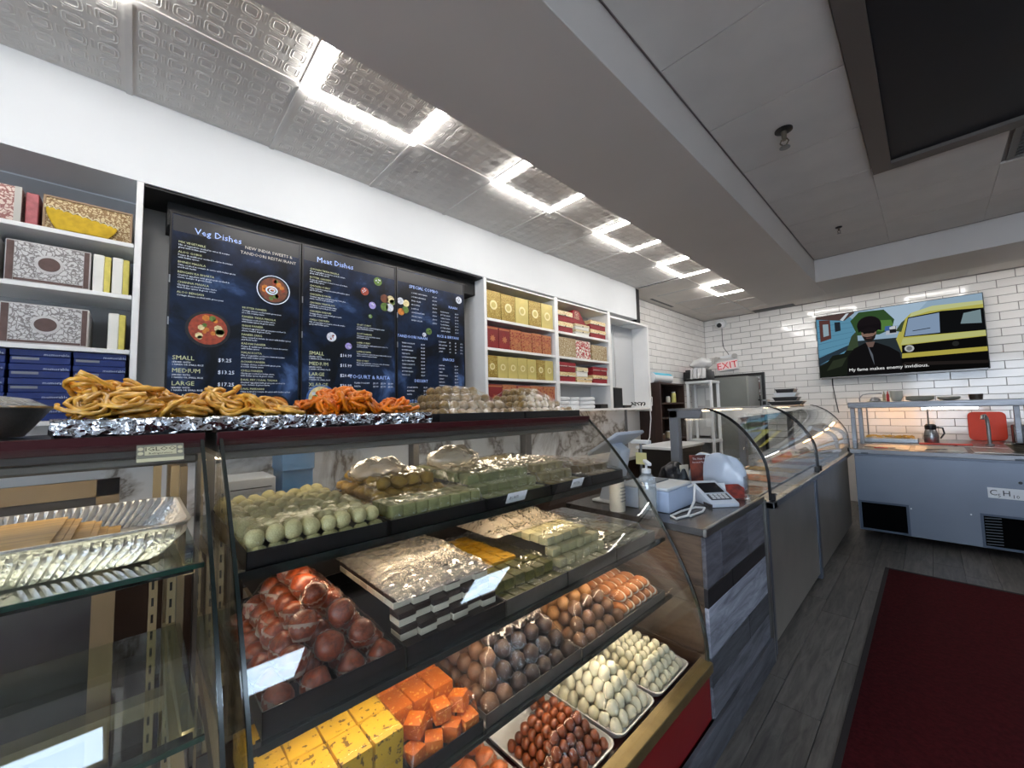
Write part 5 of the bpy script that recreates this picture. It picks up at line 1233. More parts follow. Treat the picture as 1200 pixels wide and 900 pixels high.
for i, (c_, nm) in enumerate(pan_c):
    y0 = 2.80+.54*i; y1 = y0+.50
    p = thing('steam_pan', f'steel pan of {nm} under the curved glass', 'pan', (-1.0, (y0+y1)/2, .80), group='steel pans in the hot food counter')
    mb = MB(); R = []
    for s_, z in ((.9, .79), (.93, .80), (.97, .87), (1.0, .888), (1.03, .889), (1.03, .892), (.99, .892), (.955, .87), (.93, .86)):
        R.append(mb.ring([(-1.0+a, (y0+y1)/2+b, z) for a, b in rrect(.46*s_, (y1-y0)*s_, .03)]))
    mb.skin(R); mb.build('pan', STEEL, p)
    mb = MB(); f3 = bumpy(40+i, .6, 3)
    mb.grid([[(-1.20+.40*a/14, y0+.04+(y1-y0-.08)*b/16, .862+.008*math.sin(a*1.3+i)*math.cos(b*1.1)+random.uniform(0, .006)) for b in range(17)] for a in range(15)])
    tag(mb.build('curry', mat('curry_%d' % i, c_, .3, var=.35, vs=25, bump=.5, bs=40)), f'{nm} filling a pan of the hot food counter', 'food', 'curries in the hot food counter')
# ================================================================ back bar along the tile wall
t = thing('salad_bar', 'grey steel cold bar with overhead shelf in front of the tile wall', 'food counter', (.5, 6.1, 0))
BY = 5.75; X0, X1 = -.62, 1.75
MB().box(X0+.01, X1, BY+.02, 6.50, .08, .89).build('body', mat('bar_blue_grey', (112, 120, 134), .35, .35, var=.05, vs=2), t)
MB().box(X0+.01, X1, BY, BY+.018, .08, .875).build('front_panel', mat('bar_blue_grey', (0, 0, 0)), t, bevel=.003)
MB().box(X0-.02, X1, BY-.03, 6.50, .895, .945).build('rim', SD, t, bevel=.004)
for a, b in ((-.55, -.18), (-.14, .22), (.26, .62), (.66, 1.02), (1.06, 1.42)):
    MB().box(a, b, BY+.08, 6.35, .9455, .952).build('well_lid', mat('lid_steel', (170, 168, 160), .3, .7, var=.08), t, bevel=.002)
for x in (X0+.005, .575, X1-.05):
    MB().box(x, x+.04, BY, BY+.04, .945, 1.39).build('post', SD, t, bevel=.003)
    MB().box(x, x+.04, 6.42, 6.46, .945, 1.39).build('post', SD, t, bevel=.003)
MB().box(X0-.01, X1, BY-.02, 6.48, 1.388, 1.452).build('overshelf', SD, t, bevel=.005)
MB().cyl((-.06, BY+.03, 1.377), (.31, BY+.03, 1.377), .010, n=10).build('light_tube', emit('bar_tube', (1, .98, .95), 14), t)
MB().box(-.08, .33, BY+.015, BY+.045, 1.384, 1.389).build('light_mount', WHITEP, t)
for (a, b) in ((-.60, -.215), (.255, .78)):
    f = MB().box(a, b, BY-.006, BY, .085, .395).build('grille_frame', mat('grille_frame', (72, 82, 98), .4, .4), t)
    MB().box(a+.02, b-.02, BY-.0085, BY-.0055, .105, .375).build('dark_opening', mat('opening_black', (5, 5, 6), .9, spec=.05), f)
    for k in range(10 if a > 0 else 0): MB().obox((a+.075, BY-.010, .125+.026*k), (.05, 0, .004), (0, .004, .004), (0, -.0008, .0008)).build('louver', mat('grille_slat', (90, 98, 110), .4, .4), f)
for x in (-.5, .6, 1.6): MB().cyl((x, 6.1, .0), (x, 6.1, .08), .025, n=12).build('foot', BLACK, t)
for x, z in ((-.52, .885), (.52, .885)): MB().box(x-.03, x+.03, BY-.034, BY-.03, z+.01, z+.03).build('catch', mat('catch_dark', (60, 64, 70), .4, .5), t)
MB().cyl((.51, BY-.008, .70), (.51, BY, .70), .013, n=12).build('lock', BLACK, t)
for x, z in ((-.2, .36), (.2, .37)): MB().cyl((x, BY-.003, z), (x, BY, z), .006, n=8).build('rivet', WHITEP, t)
s = thing('formula_sign', 'white paper sign reading C5H10 taped on the grey bar front', 'sign', (.44, BY-.003, .55))
MB().box(.315, .58, BY-.003, BY-.001, .545, .64).build('sheet', mat('paper_white', (0, 0, 0)), s)
text_mb([('C', .325, .572, .07, 'LEFT'), ('5', .372, .556, .045, 'LEFT'), ('H', .40, .572, .07, 'LEFT'), ('10', .455, .556, .045, 'LEFT')], (Vector((0, BY-.0036, 0)), (1, 0, 0), (0, 0, 1))).build('lettering', mat('ink_grey', (50, 52, 58), .6), s)
tag(MB().box(.525, .60, BY-.004, BY-.0015, .48, .64).build('paper_note', mat('paper_white', (0, 0, 0))), 'small blank white paper overlapping the right end of the formula sign', 'paper')
# things on the overshelf
CER = mat('ceramic_cream', (206, 202, 190), .3)
def dish(label, x, y, z, prof, m, n=28, name='plate', cat='plate', grp=None):
    t_ = MB().lathe(prof, (x, y, z), n).build(name, m); return tag(t_, label, cat, grp)
OZ = 1.4525
t = thing('bowl_stack', 'stack of cream bowls on the bar overshelf', 'bowls', (-.245, 6.0, OZ))
for k in range(4): MB().lathe([(.03, .0+.018*k), (.034, .004+.018*k), (.052, .05+.018*k), (.055, .06+.018*k), (.05, .058+.018*k), (.03, .01+.018*k)], (-.245, 6.0, OZ), 24).build('bowl', CER, t)
t = thing('plate_stack', 'stack of oval cream plates on the bar overshelf, larger one', 'plates', (-.07, 6.0, OZ))
for k in range(4): MB().lathe([(.06, .01*k), (.10, .012+.01*k), (.112, .02+.01*k), (.108, .022+.01*k), (.06, .006+.01*k)], (-.07, 6.0, OZ), 28).build('plate', CER, t)
t = thing('plate_stack', 'low stack of cream plates on the bar overshelf, right of the taller plates', 'plates', (.135, 6.0, OZ))
for k in range(3): MB().lathe([(.04, .008*k), (.075, .014+.008*k), (.085, .02+.008*k), (.08, .022+.008*k), (.04, .006+.008*k)], (.135, 6.0, OZ), 28).build('plate', CER, t)
dish('small dark brown cup on the bar overshelf', .315, 6.0, OZ, [(.038, 0), (.044, .004), (.05, .055), (.046, .056), (.036, .01)], mat('cup_brown', (66, 52, 44), .4, var=.3, vs=20), name='dark_cup', cat='cup')
t = thing('strainer', 'steel domed strainer with a curved handle on the bar overshelf', 'strainer', (-.44, 6.0, OZ))
MB().sph((-.42, 6.0, OZ+.0), .05, (1, 1, 1.1), 20, 12, lambda d: 1 if d.z > 0 else .3).build('dome', STEEL, t)
MB().tube([(-.55, 6.0, OZ+.005), (-.55, 6.0, OZ+.05), (-.52, 6.0, OZ+.085), (-.46, 6.0, OZ+.095), (-.36, 6.0, OZ+.093)], .007, 8).build('handle', STEEL, t)
MB().lathe([(.07, 0), (.09, .008), (.085, .01)], (-.41, 6.02, OZ), 22).build('plate', CER, t)
for i, (x, c_, lab) in enumerate(((-.345, (150, 140, 110), 'thin olive sauce bottle'), (-.315, (190, 30, 34), 'thin red sauce bottle'))):
    t = thing('sauce_bottle', lab+' beside the cream bowls on the overshelf', 'bottle', (x, 6.02, OZ))
    MB().lathe([(.012, 0), (.013, .003), (.013, .075), (.006, .09)], (x, 6.02, OZ), 14).build('body', mat('sauce_%d' % i, c_, .35), t)
    MB().lathe([(.007, .09), (.003, .115)], (x, 6.02, OZ), 10).build('cap', mat('sauce_cap_%d' % i, c_, .4), t)
# back counter behind the bar
t = thing('prep_counter', 'steel prep counter along the tile wall behind the cold bar', 'counter', (.5, 7.2, 0))
MB().box(-.66, 1.8, 6.62, 7.735, .88, .94).build('worktop', STEEL, t, bevel=.004)
MB().box(-.62, 1.76, 6.66, 7.72, .04, .88).build('cabinet', GREYMET, t)
BC = .9405
t = thing('vacuum_flask', 'steel vacuum flask with black lid on the prep counter', 'flask', (-.01, 6.95, BC))
MB().lathe([(.058, 0), (.062, .006), (.066, .09), (.052, .15), (.046, .165)], (-.015, 6.95, BC), 24).build('body', STEEL, t)
MB().lathe([(.047, .165), (.05, .175), (.05, .215), (.036, .23), (.0, .232)], (-.015, 6.95, BC), 20, False).build('lid', BLACK, t)
MB().tube([(.035, 6.95, BC+.19), (.085, 6.95, BC+.185), (.095, 6.95, BC+.12), (.06, 6.95, BC+.06)], .009, 8).build('handle', BLACK, t)
t = tag(MB().prism([(a+.47, b+1.12) for a, b in rrect(.31, .355, .05)], 'y', 7.66, 7.672).build('cutting_board', mat('board_orange_red', (206, 62, 34), .45, var=.06, vs=6), rot=(0, 0, 0), bevel=.003), 'orange red cutting board leaning upright against the tile wall', 'cutting board')
tag(MB().box(-.12, .30, 6.72, 6.88, BC, BC+.012).build('red_tray', mat('tray_red', (190, 40, 30), .4), bevel=.004), 'flat red tray on the prep counter in front of the flask', 'tray')
t = thing('food_pan', 'long steel pan of golden fries under the warm lamp', 'pan', (-.35, 7.0, BC))
MB().box(-.64, -.12, 6.80, 7.10, BC, BC+.055).build('pan', STEEL, t, bevel=.006)
for i in range(60):
    x = random.uniform(-.6, -.16); y = random.uniform(6.83, 7.07); a = random.random()*3
    tag(MB().obox((x, y, BC+.062+random.uniform(0, .022)), (.03*math.cos(a), .03*math.sin(a), random.uniform(-.006, .006)), (-.004*math.sin(a), .004*math.cos(a), 0), (0, 0, .004)).build('fry', mat('fry_gold', (216, 168, 74), .5, rnd=.15)), 'golden fry heaped in the long steel pan', 'fry', 'fries in the long pan')
t = thing('faucet', 'tall curved steel faucet in front of the red cutting board', 'faucet', (.43, 6.9, BC))
MB().tube([(.43, 6.9, BC), (.43, 6.9, BC+.22), (.425, 6.9, BC+.30), (.41, 6.88, BC+.335), (.395, 6.86, BC+.33), (.39, 6.85, BC+.29)], .016, 12).build('spout', STEEL, t)
MB().lathe([(.035, 0), (.035, .01), (.02, .02)], (.43, 6.9, BC), 18).build('base', STEEL, t)
t = thing('mixing_bowl', 'shallow steel mixing bowl on the right of the cold bar', 'bowl', (.60, 6.0, .953))
MB().lathe([(.07, .953), (.08, .956), (.135, 1.02), (.14, 1.025), (.132, 1.022), (.075, .962)], (.60, 6.05, 0), 30).build('bowl', steel('bowl_steel', (170, 170, 168), .2), t)
t = thing('knife_block', 'dark appliance at the right picture edge on the prep counter', 'appliance', (.72, 7.2, BC))
MB().box(.62, .86, 7.1, 7.3, BC, BC+.22).build('body', BLACK, t, bevel=.01); MB().box(.63, .66, 7.09, 7.1, BC+.04, BC+.2).build('front_plate', STEEL, t)
for i, (x, y, a, c_) in enumerate(((-.36, 5.86, .2, (190, 30, 30)), (-.45, 5.9, -.3, (30, 30, 32)), (.02, 5.88, .5, (30, 30, 32)))):
    t = thing('serving_spoon', ['red-handled', 'black-handled left', 'black-handled right'][i]+' serving spoon lying on the cold bar lids', 'spoon', (x, y, .953), a, 'spoons on the cold bar', local=True)
    MB().box(-.09, .02, -.006, .006, 0, .008).build('handle', mat('spoon_handle_%d' % i, c_, .4), t, bevel=.002)
    MB().sph((.05, 0, .006), 1, (.035, .02, .006), 14, 8).build('bowl', STEEL, t)
t = thing('heat_lamp', 'warm heat lamp shining on the tile wall above the fries', 'lamp', (-.32, 7.35, 1.46))
MB().box(-.62, -.02, 7.30, 7.42, 1.425, 1.45).build('housing', STEEL, t)
MB().cyl((-.60, 7.36, 1.412), (-.04, 7.36, 1.412), .012, n=10).build('tube', emit('heat_tube', (1, .5, .18), 22), t)
for x in (-.61, -.03): MB().cyl((x, 7.36, BC), (x, 7.36, 1.425), .008, n=8).build('stand', STEEL, t)

# ================================================================ television
TVX0, TVX1, TVZ0, TVZ1, TVY = -1.145, .545, 1.835, 2.795, 7.655
t = thing('television', 'large flat television on the tile wall showing a man beside a yellow van', 'television', (-.3, 7.68, 1.84))
MB().box(TVX0, TVX1, TVY, TVY+.045, TVZ0, TVZ1).build('housing', BLACK, t, bevel=.004)
MB().box(-.6, 0, TVY+.045, 7.742, 2.1, 2.5).build('wall_bracket', BLKMET, t)
MB().box(TVX0+.02, TVX1-.02, TVY-.003, TVY, TVZ0-.012, TVZ0+.008).build('chin', mat('tv_chin', (120, 118, 116), .3, .6), t)
W_, H_ = TVX1-TVX0-.016, TVZ1-TVZ0-.02
TVE = .42
lay = [0]
def scr(poly, c, nm='screen_image'):
    lay[0] += 1; y = TVY-.0006-.00012*lay[0]
    mb = MB(); mb.add([(TVX0+.008+W_*u, y, TVZ0+.012+H_*v) for u, v in poly], [tuple(range(len(poly)))])
    g_ = .3*c[0]+.59*c[1]+.11*c[2]; mb.build(nm, emit('tv_%d_%d_%d' % c, lin(tuple(.9*(g_+(q-g_)*.75) for q in c)), TVE), sp)
def oval(u, v, a, b, n=20): return [(u+a*math.cos(2*PI*i/n), v+b*math.sin(2*PI*i/n)) for i in range(n)]
sp = MB().box(TVX0+.008, TVX1-.008, TVY-.0006, TVY+.002, TVZ0+.012, TVZ1-.008).build('screen', emit('tv_60_70_80', lin((40, 48, 52)), TVE), t)
scr([(0, .55), (1, .5), (1, 1), (0, 1)], (150, 186, 214))
scr([(.42, .72), (.58, .70), (.72, 1), (.40, 1)], (170, 204, 232))
scr([(0, .20), (.26, .42), (.27, .86), (.20, 1), (0, 1)], (84, 158, 196))
for k in range(6): scr([(0, .34+.1*k), (.26, .46+.075*k), (.26, .464+.075*k), (0, .347+.1*k)], (58, 120, 156))
scr([(.0, .96), (.20, .88), (.27, .98), (.27, 1), (0, 1)], (92, 66, 62)); scr([(.02, .58), (.10, .62), (.10, .92), (.02, .94)], (104, 58, 54)); scr([(.045, .66), (.085, .675), (.085, .86), (.045, .865)], (150, 180, 196)); scr([(.13, .72), (.17, .73), (.17, .87), (.13, .875)], (34, 44, 56))
scr([(0, .20), (.0, .32), (.26, .52), (.26, .47)], (40, 60, 76)); scr([(.19, .88), (.235, .99), (.215, .99), (.17, .90)], (206, 220, 230))
scr([(.0, 0), (.32, 0), (.30, .36), (.22, .46), (.18, .36), (.10, .34), (.05, .22), (0, .18)], (26, 32, 24)); scr([(.05, .1), (.16, .16), (.2, .3), (.1, .26)], (46, 56, 38)); scr([(.2, .4), (.24, .62), (.28, .7), (.28, .4)], (58, 78, 50))
scr([(.24, .86), (.30, .98), (.46, .97), (.52, .80), (.50, .66), (.42, .60), (.28, .62)], (48, 88, 40)); scr([(.40, .82), (.50, .80), (.51, .72), (.44, .64), (.40, .66)], (82, 140, 50)); scr([(.46, .58), (.53, .58), (.53, .70), (.47, .70)], (190, 200, 214)); scr([(.455, .64), (.50, .64), (.495, .71), (.46, .71)], (60, 110, 190))
scr([(.52, .50), (.545, .30), (1, .26), (1, .90), (.74, .92), (.62, .86), (.58, .78)], (198, 190, 62)); scr([(.62, .86), (.74, .92), (1, .90), (1, .85), (.72, .85), (.61, .80)], (206, 214, 132))
scr([(.565, .52), (.60, .80), (.79, .83), (1, .80), (1, .50)], (16, 18, 20)); scr([(.572, .53), (.603, .785), (.775, .81), (.77, .53)], (136, 166, 204)); scr([(.62, .60), (.72, .615), (.72, .605), (.62, .59)], (40, 44, 56)); scr([(.88, .62), (.985, .60), (.985, .78), (.9, .76)], (122, 152, 160))
scr([(.52, .62), (.555, .60), (.57, .70), (.585, .78), (.56, .74)], (64, 84, 50)); scr([(.485, .60), (.525, .60), (.525, .70), (.485, .69)], (30, 32, 34)); scr([(.486, .655), (.522, .655), (.522, .70), (.486, .69)], (210, 216, 222))
scr([(.545, .41), (1, .43), (1, .50), (.56, .50)], (202, 206, 110)); scr([(.548, .27), (1, .28), (1, .42), (.55, .40)], (14, 14, 13)); scr(oval(.592, .345, .028, .05), (196, 200, 196)); scr(oval(.592, .345, .017, .032), (120, 124, 128)); scr(oval(.845, .355, .018, .035), (40, 42, 40))
scr([(.545, .21), (1, .22), (1, .28), (.548, .28)], (196, 180, 50)); scr([(.48, 0), (1, 0), (1, .22), (.54, .21)], (12, 12, 12)); scr([(.52, .10), (1, .06), (1, .10), (.56, .15)], (38, 32, 30))
scr([(.19, 0), (.205, .30), (.25, .42), (.325, .49), (.40, .48), (.475, .40), (.535, .30), (.55, 0)], (20, 19, 21)); scr([(.335, .50), (.37, .30), (.375, .14), (.355, .30)], (96, 104, 116)); scr([(.33, .50), (.345, .42), (.375, .42), (.39, .50)], (120, 92, 82))
scr(oval(.355, .64, .048, .115), (146, 108, 92)); scr([(.312, .60), (.322, .54), (.345, .505), (.37, .505), (.392, .55), (.40, .62), (.38, .585), (.34, .58)], (40, 32, 30)); scr(oval(.36, .765, .078, .135), (28, 22, 26)); scr([(.282, .76), (.29, .66), (.315, .70), (.36, .74), (.40, .69), (.435, .66), (.438, .76)], (24, 19, 23))
scr([(.318, .655), (.348, .665), (.348, .635), (.322, .63)], (22, 20, 22)); scr([(.358, .665), (.394, .655), (.39, .63), (.36, .635)], (22, 20, 22)); scr([(.335, .565), (.372, .565), (.37, .555), (.337, .555)], (120, 66, 62))
text_mb([('My fame makes enemy invidious.', 0, 0, .062, 'CENTER')], (Vector((TVX0+W_*.455, TVY-.0095, TVZ0+.075)), (1, 0, 0), (0, 0, 1))).build('subtitle', emit('tv_text', (.9, .9, .9), TVE), sp)['kind'] = 'stuff'
tag(MB().tube([(-1.0, 7.72, 1.83), (-1.005, 7.735, 1.7), (-.985, 7.735, 1.5), (-.96, 7.735, 1.3)], .006, 6).build('tv_cable', BLACK), 'thin black cable hanging down below the television', 'cable')

# ================================================================ kitchen corner
t = thing('exit_sign', 'white emergency exit sign with red letters and two lamps, hanging crooked', 'exit sign', (-2.46, 7.70, 2.20), rot=(0, .10, 0))
t.rotation_euler = (0, -.10, 0)
MB().box(-.17, .17, -.03, .04, -.12, .10).build('housing', mat('exit_white', (226, 224, 222), .4), t, bevel=.008, seg=2)
MB().box(-.14, .14, -.032, -.030, -.10, .05).build('face', mat('exit_face', (232, 222, 220), .4, em=.04), t)
text_mb([('EXIT', 0, 0, .17, 'CENTER')], (Vector((0, -.0335, -.088)), (1, 0, 0), (0, 0, 1))).build('lettering', emit('exit_red', (.72, .03, .05), .42), t)
for x in (-.15, .15): MB().cyl((x, -.02, .12), (x, -.07, .11), .035, .042, 16).build('lamp_head', mat('exit_lamp', (196, 194, 190), .3), t)
MB().box(-.10, .10, -.02, .03, .10, .15).build('battery_box', WHITEP, t, bevel=.005)
t = thing('security_camera', 'small white dome security camera high in the tile corner', 'camera', (-2.53, 7.70, 2.94))
MB().cyl((-2.53, 7.741, 2.95), (-2.53, 7.64, 2.93), .085, n=20).build('mount', WHITEP, t)
MB().sph((-2.53, 7.625, 2.92), .075, nu=18, nv=12).build('dome', WHITEP, t); MB().sph((-2.52, 7.575, 2.895), .042, nu=14, nv=10).build('lens', BLACK, t)
tag(MB().tube([(-2.53, 7.738, 2.90), (-2.535, 7.738, 2.65), (-2.52, 7.738, 2.5), (-2.46, 7.738, 2.40), (-2.44, 7.73, 2.36)], .005, 6).build('wire', mat('wire_grey', (90, 90, 92), .5)), 'thin grey wire from the security camera down to the exit sign', 'cable')
# framed notice opening
d1 = struct(MB().box(-2.72, -1.94, 7.70, 7.74, 0, 1.95).build('door_1', mat('door_grey', (132, 134, 132), .5)))
for b in ((-2.72, -1.90, 1.95, 2.0), (-1.94, -1.90, 0, 1.95)): MB().box(b[0], b[1], 7.685, 7.742, b[2], b[3]).build('door_frame', BLKMET, d1)
t = tag(MB().box(-2.20, -1.97, 7.685, 7.698, 1.57, 1.93).build('poster', ornate('poster_print', (206, 206, 208), (120, 90, 84), 14, .2)), 'pale printed poster hung beside the grey fridge', 'poster')
t = thing('wall_rack', 'small black wire rack with cans under the poster', 'rack', (-2.08, 7.60, 1.42))
MB().box(-2.22, -1.93, 7.5, 7.68, 1.52, 1.54).build('shelf', BLKMET, t); MB().box(-2.22, -1.93, 7.5, 7.68, 1.36, 1.38).build('shelf', BLKMET, t)
for x in (-2.215, -1.935): MB().box(x, x+.012, 7.5, 7.512, 1.36, 1.60).build('post', BLKMET, t)
for i in range(3): tag(MB().lathe([(.028, 0), (.03, .005), (.03, .10), (.024, .11)], (-2.17+.09*i, 7.58, 1.381), 14).build('spice_can', mat('can_%d' % i, ((120, 140, 60), (190, 180, 80), (60, 70, 60))[i], .35)), ['green', 'yellow', 'dark'][i]+' spice can standing on the black rack', 'can')
# grey fridge
t = thing('refrigerator', 'tall plain grey steel refrigerator in the kitchen corner', 'refrigerator', (-2.23, 7.25, 0))
MB().box(-2.50, -1.96, 7.02, 7.60, .02, 1.915).build('cabinet', mat('fridge_grey', (126, 128, 124), .4, .3, var=.06, vs=3), t, bevel=.008)
MB().box(-2.49, -1.97, 6.985, 7.018, .10, 1.90).build('door', mat('fridge_grey', (0, 0, 0)), t, bevel=.006)
MB().tube([(-2.46, 6.985, 1.35), (-2.46, 6.955, 1.35), (-2.46, 6.955, .95), (-2.46, 6.985, .95)], .009, 8).build('handle', STEEL, t)
# white rack
t = thing('utility_rack', 'white utility rack holding black boxes and plastic bags', 'rack', (-2.56, 6.75, 0))
for x in (-2.76, -2.40):
    for y in (6.60, 6.90): MB().box(x, x+.04, y, y+.04, 0, 1.84).build('post', WHITEP, t, bevel=.004)
for z in (.45, .87, 1.82): MB().box(-2.77, -2.355, 6.59, 6.95, z, z+.04).build('shelf', WHITEP, t, bevel=.005)
PAP = mat('paper_white', (0, 0, 0))
for i, (x, z, w_, h_, c_) in enumerate(((-2.78, 1.45, .16, .30, (214, 214, 210)), (-2.60, 1.55, .12, .20, (222, 222, 220)), (-2.52, 1.60, .10, .14, (226, 214, 110)), (-2.62, 1.10, .2, .3, (220, 220, 218)))):
    tag(MB().box(x, x+w_, 6.99, 6.994, z, z+h_).build('paper_notice', mat('notice_%d' % i, c_, .7)), ['tall white', 'small white', 'yellow', 'wide lower white'][i]+' paper notice seen through the white rack', 'paper')
tag(MB().box(-2.84, -2.50, 6.996, 7.01, .95, 1.80).build('notice_board', mat('notice_board_white', (190, 190, 188), .6)), 'white notice board panel behind the utility rack', 'notice board')
t = thing('printer', 'black office printer on top of the white rack', 'printer', (-2.60, 6.76, 1.862))
MB().box(-2.80, -2.42, 6.60, 6.93, 1.862, 2.02).build('body', BLACK, t, bevel=.012, seg=2); MB().box(-2.77, -2.45, 6.62, 6.90, 2.02, 2.05).build('lid', BLKMET, t, bevel=.006); MB().box(-2.74, -2.48, 6.55, 6.60, 1.90, 1.91).build('paper_tray', BLKMET, t)
f4 = bumpy(51, .08, 4)
tag(MB().sph((-2.56, 6.75, 2.15), 1, (.17, .13, .10), 26, 16, f4).build('plastic_bag', glassmat('bag_clear_white', (.9, .9, .9), 1.2, .2, bump=.8, bs=14, base=.05, milk=.7, milkc=(.8, .8, .8)), sharp=3), 'puffed clear white plastic bag of foam boxes on the printer', 'plastic bag')
tag(MB().grid([[(-2.66+.24*i/10, 6.56+.008*math.sin(i*2.1)-.02*j/8, 2.065-.17*j/8+.006*math.cos(i*1.7+j)) for j in range(9)] for i in range(11)]).build('plastic_sheet', glassmat('sheet_grey', (.7, .7, .7), 1.3, .2, bump=.7, bs=20, base=.06, milk=.5, milkc=(.6, .6, .6))), 'grey plastic sheet hanging over the front of the printer', 'plastic sheet')
# dark brown shelf with paper roll on top
t = thing('bookshelf', 'dark brown wooden shelf unit against the tile wall', 'shelf', (-2.68, 5.55, 0))
DBR = wood('dark_brown_wood', (30, 18, 15), (58, 34, 26), 3., (8, 8, 1), .5, .2, .1)
for y in (5.18, 5.93): MB().box(-2.84, -2.52, y, y+.025, 0, 1.79).build('side', DBR, t)
for z in (.04, .45, .72, .98, 1.28, 1.49, 1.765): MB().box(-2.84, -2.52, 5.205, 5.93, z, z+.022).build('shelf_board', DBR, t)
MB().box(-2.842, -2.83, 5.19, 5.94, 0, 1.79).build('back', DBR, t)
for i, (y, z, r, h, c_, lab) in enumerate(((5.62, 1.513, .03, .09, (196, 190, 176), 'small cream jar on the upper brown shelf'), (5.80, 1.513, .035, .16, (206, 200, 120), 'pale yellow bottle on the upper brown shelf'), (5.60, 1.003, .055, .10, (206, 190, 150), 'cream tub on the middle brown shelf'), (5.40, 1.003, .03, .07, (120, 90, 70), 'brown jar on the middle brown shelf'), (5.85, .743, .04, .14, (220, 220, 220), 'white bottle on the lower brown shelf'))):
    t = thing('jar', lab, 'jar', (-2.62, y, z))
    MB().lathe([(r*.9, 0), (r, .006), (r, h*.8), (r*.75, h*.9)], (-2.62, y, z), 16).build('body', mat('jar_%d' % i, c_, .4), t); MB().lathe([(r*.8, h*.9), (r*.8, h)], (-2.62, y, z), 16).build('lid', WHITEP, t)
t = thing('paper_roll', 'fat white roll with a cyan stripe on top of the brown shelf', 'roll', (-2.66, 5.45, 1.79))
MB().cyl((-2.66, 5.20, 1.865), (-2.66, 5.75, 1.865), .075, n=28).build('roll', WHITEP, t); MB().prism([(-2.66+.0765*math.cos(a), 1.865+.0765*math.sin(a)) for a in [.5+2.1*k/12 for k in range(13)]]+[(-2.66+.073*math.cos(a), 1.865+.073*math.sin(a)) for a in [.5+2.1*k/12 for k in range(12, -1, -1)]], 'y', 5.21, 5.74).build('cyan_stripe', mat('cyan', (60, 178, 206), .4), t)
# back counter along the wall behind the cases, with small things seen through the case
t = thing('back_counter', 'pale work counter along the marble wall behind the cases', 'counter', (-2.6, 2.0, 0))
MB().box(-2.885, -2.35, -2.0, 5.0, .86, .90).build('worktop', mat('worktop_pale', (170, 168, 162), .35, var=.1, vs=6), t, bevel=.004); MB().box(-2.885, -2.40, -2.0, 5.0, .02, .86).build('cabinet', mat('cabinet_brown', (70, 52, 42), .5), t)
t = thing('tissue_box', 'white paper box on the back counter seen through the case', 'box', (-2.55, .42, .90))
MB().box(-2.70, -2.42, .33, .55, .901, 1.13).build('body', mat('box_white', (210, 212, 214), .6), t, bevel=.004); MB().box(-2.415, -2.41, .35, .53, 1.08, 1.085).build('print_line', BLACK, t)
t = thing('blue_box', 'blue card box on the back counter seen through the case', 'box', (-2.6, .68, .90))
MB().box(-2.70, -2.50, .60, .76, .901, 1.24).build('body', mat('box_blue', (84, 132, 176), .6), t, bevel=.004); MB().box(-2.71, -2.49, .595, .765, 1.14, 1.245).build('lid', mat('box_blue_light', (110, 152, 190), .6), t, bevel=.004)
t = thing('dark_cabinet', 'low dark cabinet in the aisle behind the register', 'cabinet', (-2.2, 4.6, 0))
MB().box(-2.34, -1.95, 4.2, 5.05, .02, .98).build('body', mat('cabinet_black', (30, 26, 22), .5), t, bevel=.006); MB().box(-2.36, -1.93, 4.18, 5.07, .98, 1.01).build('top', WHITEP, t, bevel=.004)
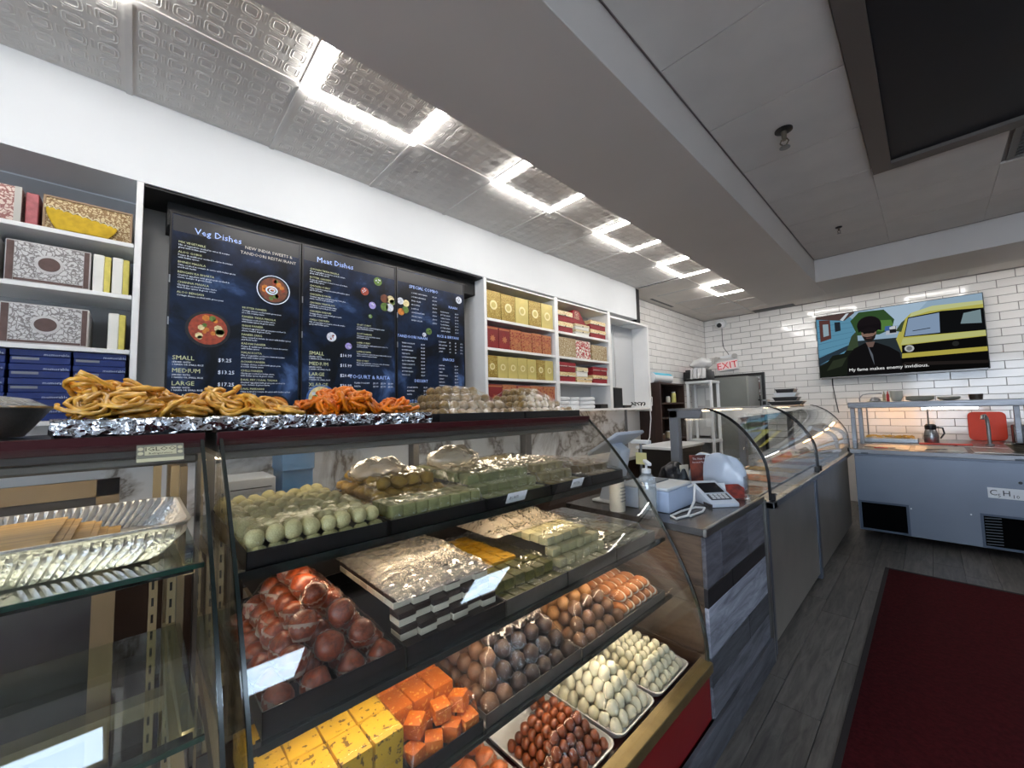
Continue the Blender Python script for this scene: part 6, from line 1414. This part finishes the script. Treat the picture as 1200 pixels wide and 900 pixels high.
# stack of takeaway containers on the far end of the hot counter
TZ = 1.438
for i, (z, m_, lab, w_) in enumerate(((TZ, BLACK, 'lowest wide black', .34), (TZ+.052, BLACK, 'second black', .25), (TZ+.104, WHITEP, 'white', .23), (TZ+.15, BLACK, 'topmost black', .19))):
    t = thing('takeaway_container', lab+' takeaway container stacked on the hot counter top', 'container', (-1.20, 5.75, z), group='takeaway containers on the hot counter')
    MB().prism([(-1.20-w_*.42, z), (-1.20+w_*.42, z), (-1.20+w_*.5, z+.036), (-1.20-w_*.5, z+.036)], 'y', 5.68, 5.86).build('tub', m_, t); MB().box(-1.20-w_*.52, -1.20+w_*.52, 5.67, 5.87, z+.0362, z+.046).build('lid', WHITEP if m_ is WHITEP else BLKMET, t)
t = thing('metal_holder', 'small steel holder with dark front on the hot counter top', 'holder', (-1.38, 5.75, TZ))
MB().box(-1.44, -1.385, 5.66, 5.80, TZ, TZ+.075).build('box', STEEL, t, bevel=.003); MB().box(-1.43, -1.395, 5.655, 5.66, TZ+.01, TZ+.055).build('front', BLACK, t)
# red carpet
t = thing('carpet', 'large dark red carpet on the customer floor', 'carpet', (.8, 1.8, 0))
MB().box(-.335, 2.2, -2.6, 4.76, .0005, .010).build('pile', mat('carpet_red', (58, 12, 16), .95, var=.25, vs=60, bump=.8, bs=350, spec=.1), t)
for b in ((-.36, -.335, -2.6, 4.79), (-.335, 2.2, 4.76, 4.79)): MB().box(*b, .0005, .011).build('edge_binding', mat('carpet_edge', (30, 22, 22), .9), t)
# ---------------------------------------------------------------- say where in its heap each sweet lies
def zones():
    gr = {}
    for o in bpy.data.objects:
        if o.parent is None and o.get('category') in ('sweet', 'fry') and o.get('group'): gr.setdefault((o['group'], o['label']), []).append(o)
    for (g_, lab), obs in gr.items():
        if len(obs) < 5: continue
        fry = obs[0]['category'] == 'fry'
        def key(o):
            c = o.matrix_world.translation if not fry else (sum((Vector(b) for b in o.bound_box), Vector())/8)
            return (-c[1], c[0], c[2]) if fry else (c[0], c[1], c[2])
        K = [key(o) for o in obs]; lo = [min(k[i] for k in K) for i in range(3)]; hi = [max(k[i] for k in K) for i in range(3)]
        for o, k in zip(obs, K):
            f = [(k[i]-lo[i])/(hi[i]-lo[i]) if hi[i]-lo[i] > 1e-4 else .5 for i in range(3)]
            fx = ('back', 'middle', 'front')[min(2, int(f[0]*3))]; fy = ('left', 'centre', 'right')[min(2, int(f[1]*3))]
            s_ = fx+' '+fy
            if hi[2]-lo[2] > .025: s_ += (' bottom', ' top')[f[2] > .5]
            lab2 = lab+', '+s_
            if len(lab2.split()) <= 16: o['label'] = lab2
bpy.context.view_layer.update()
zones()
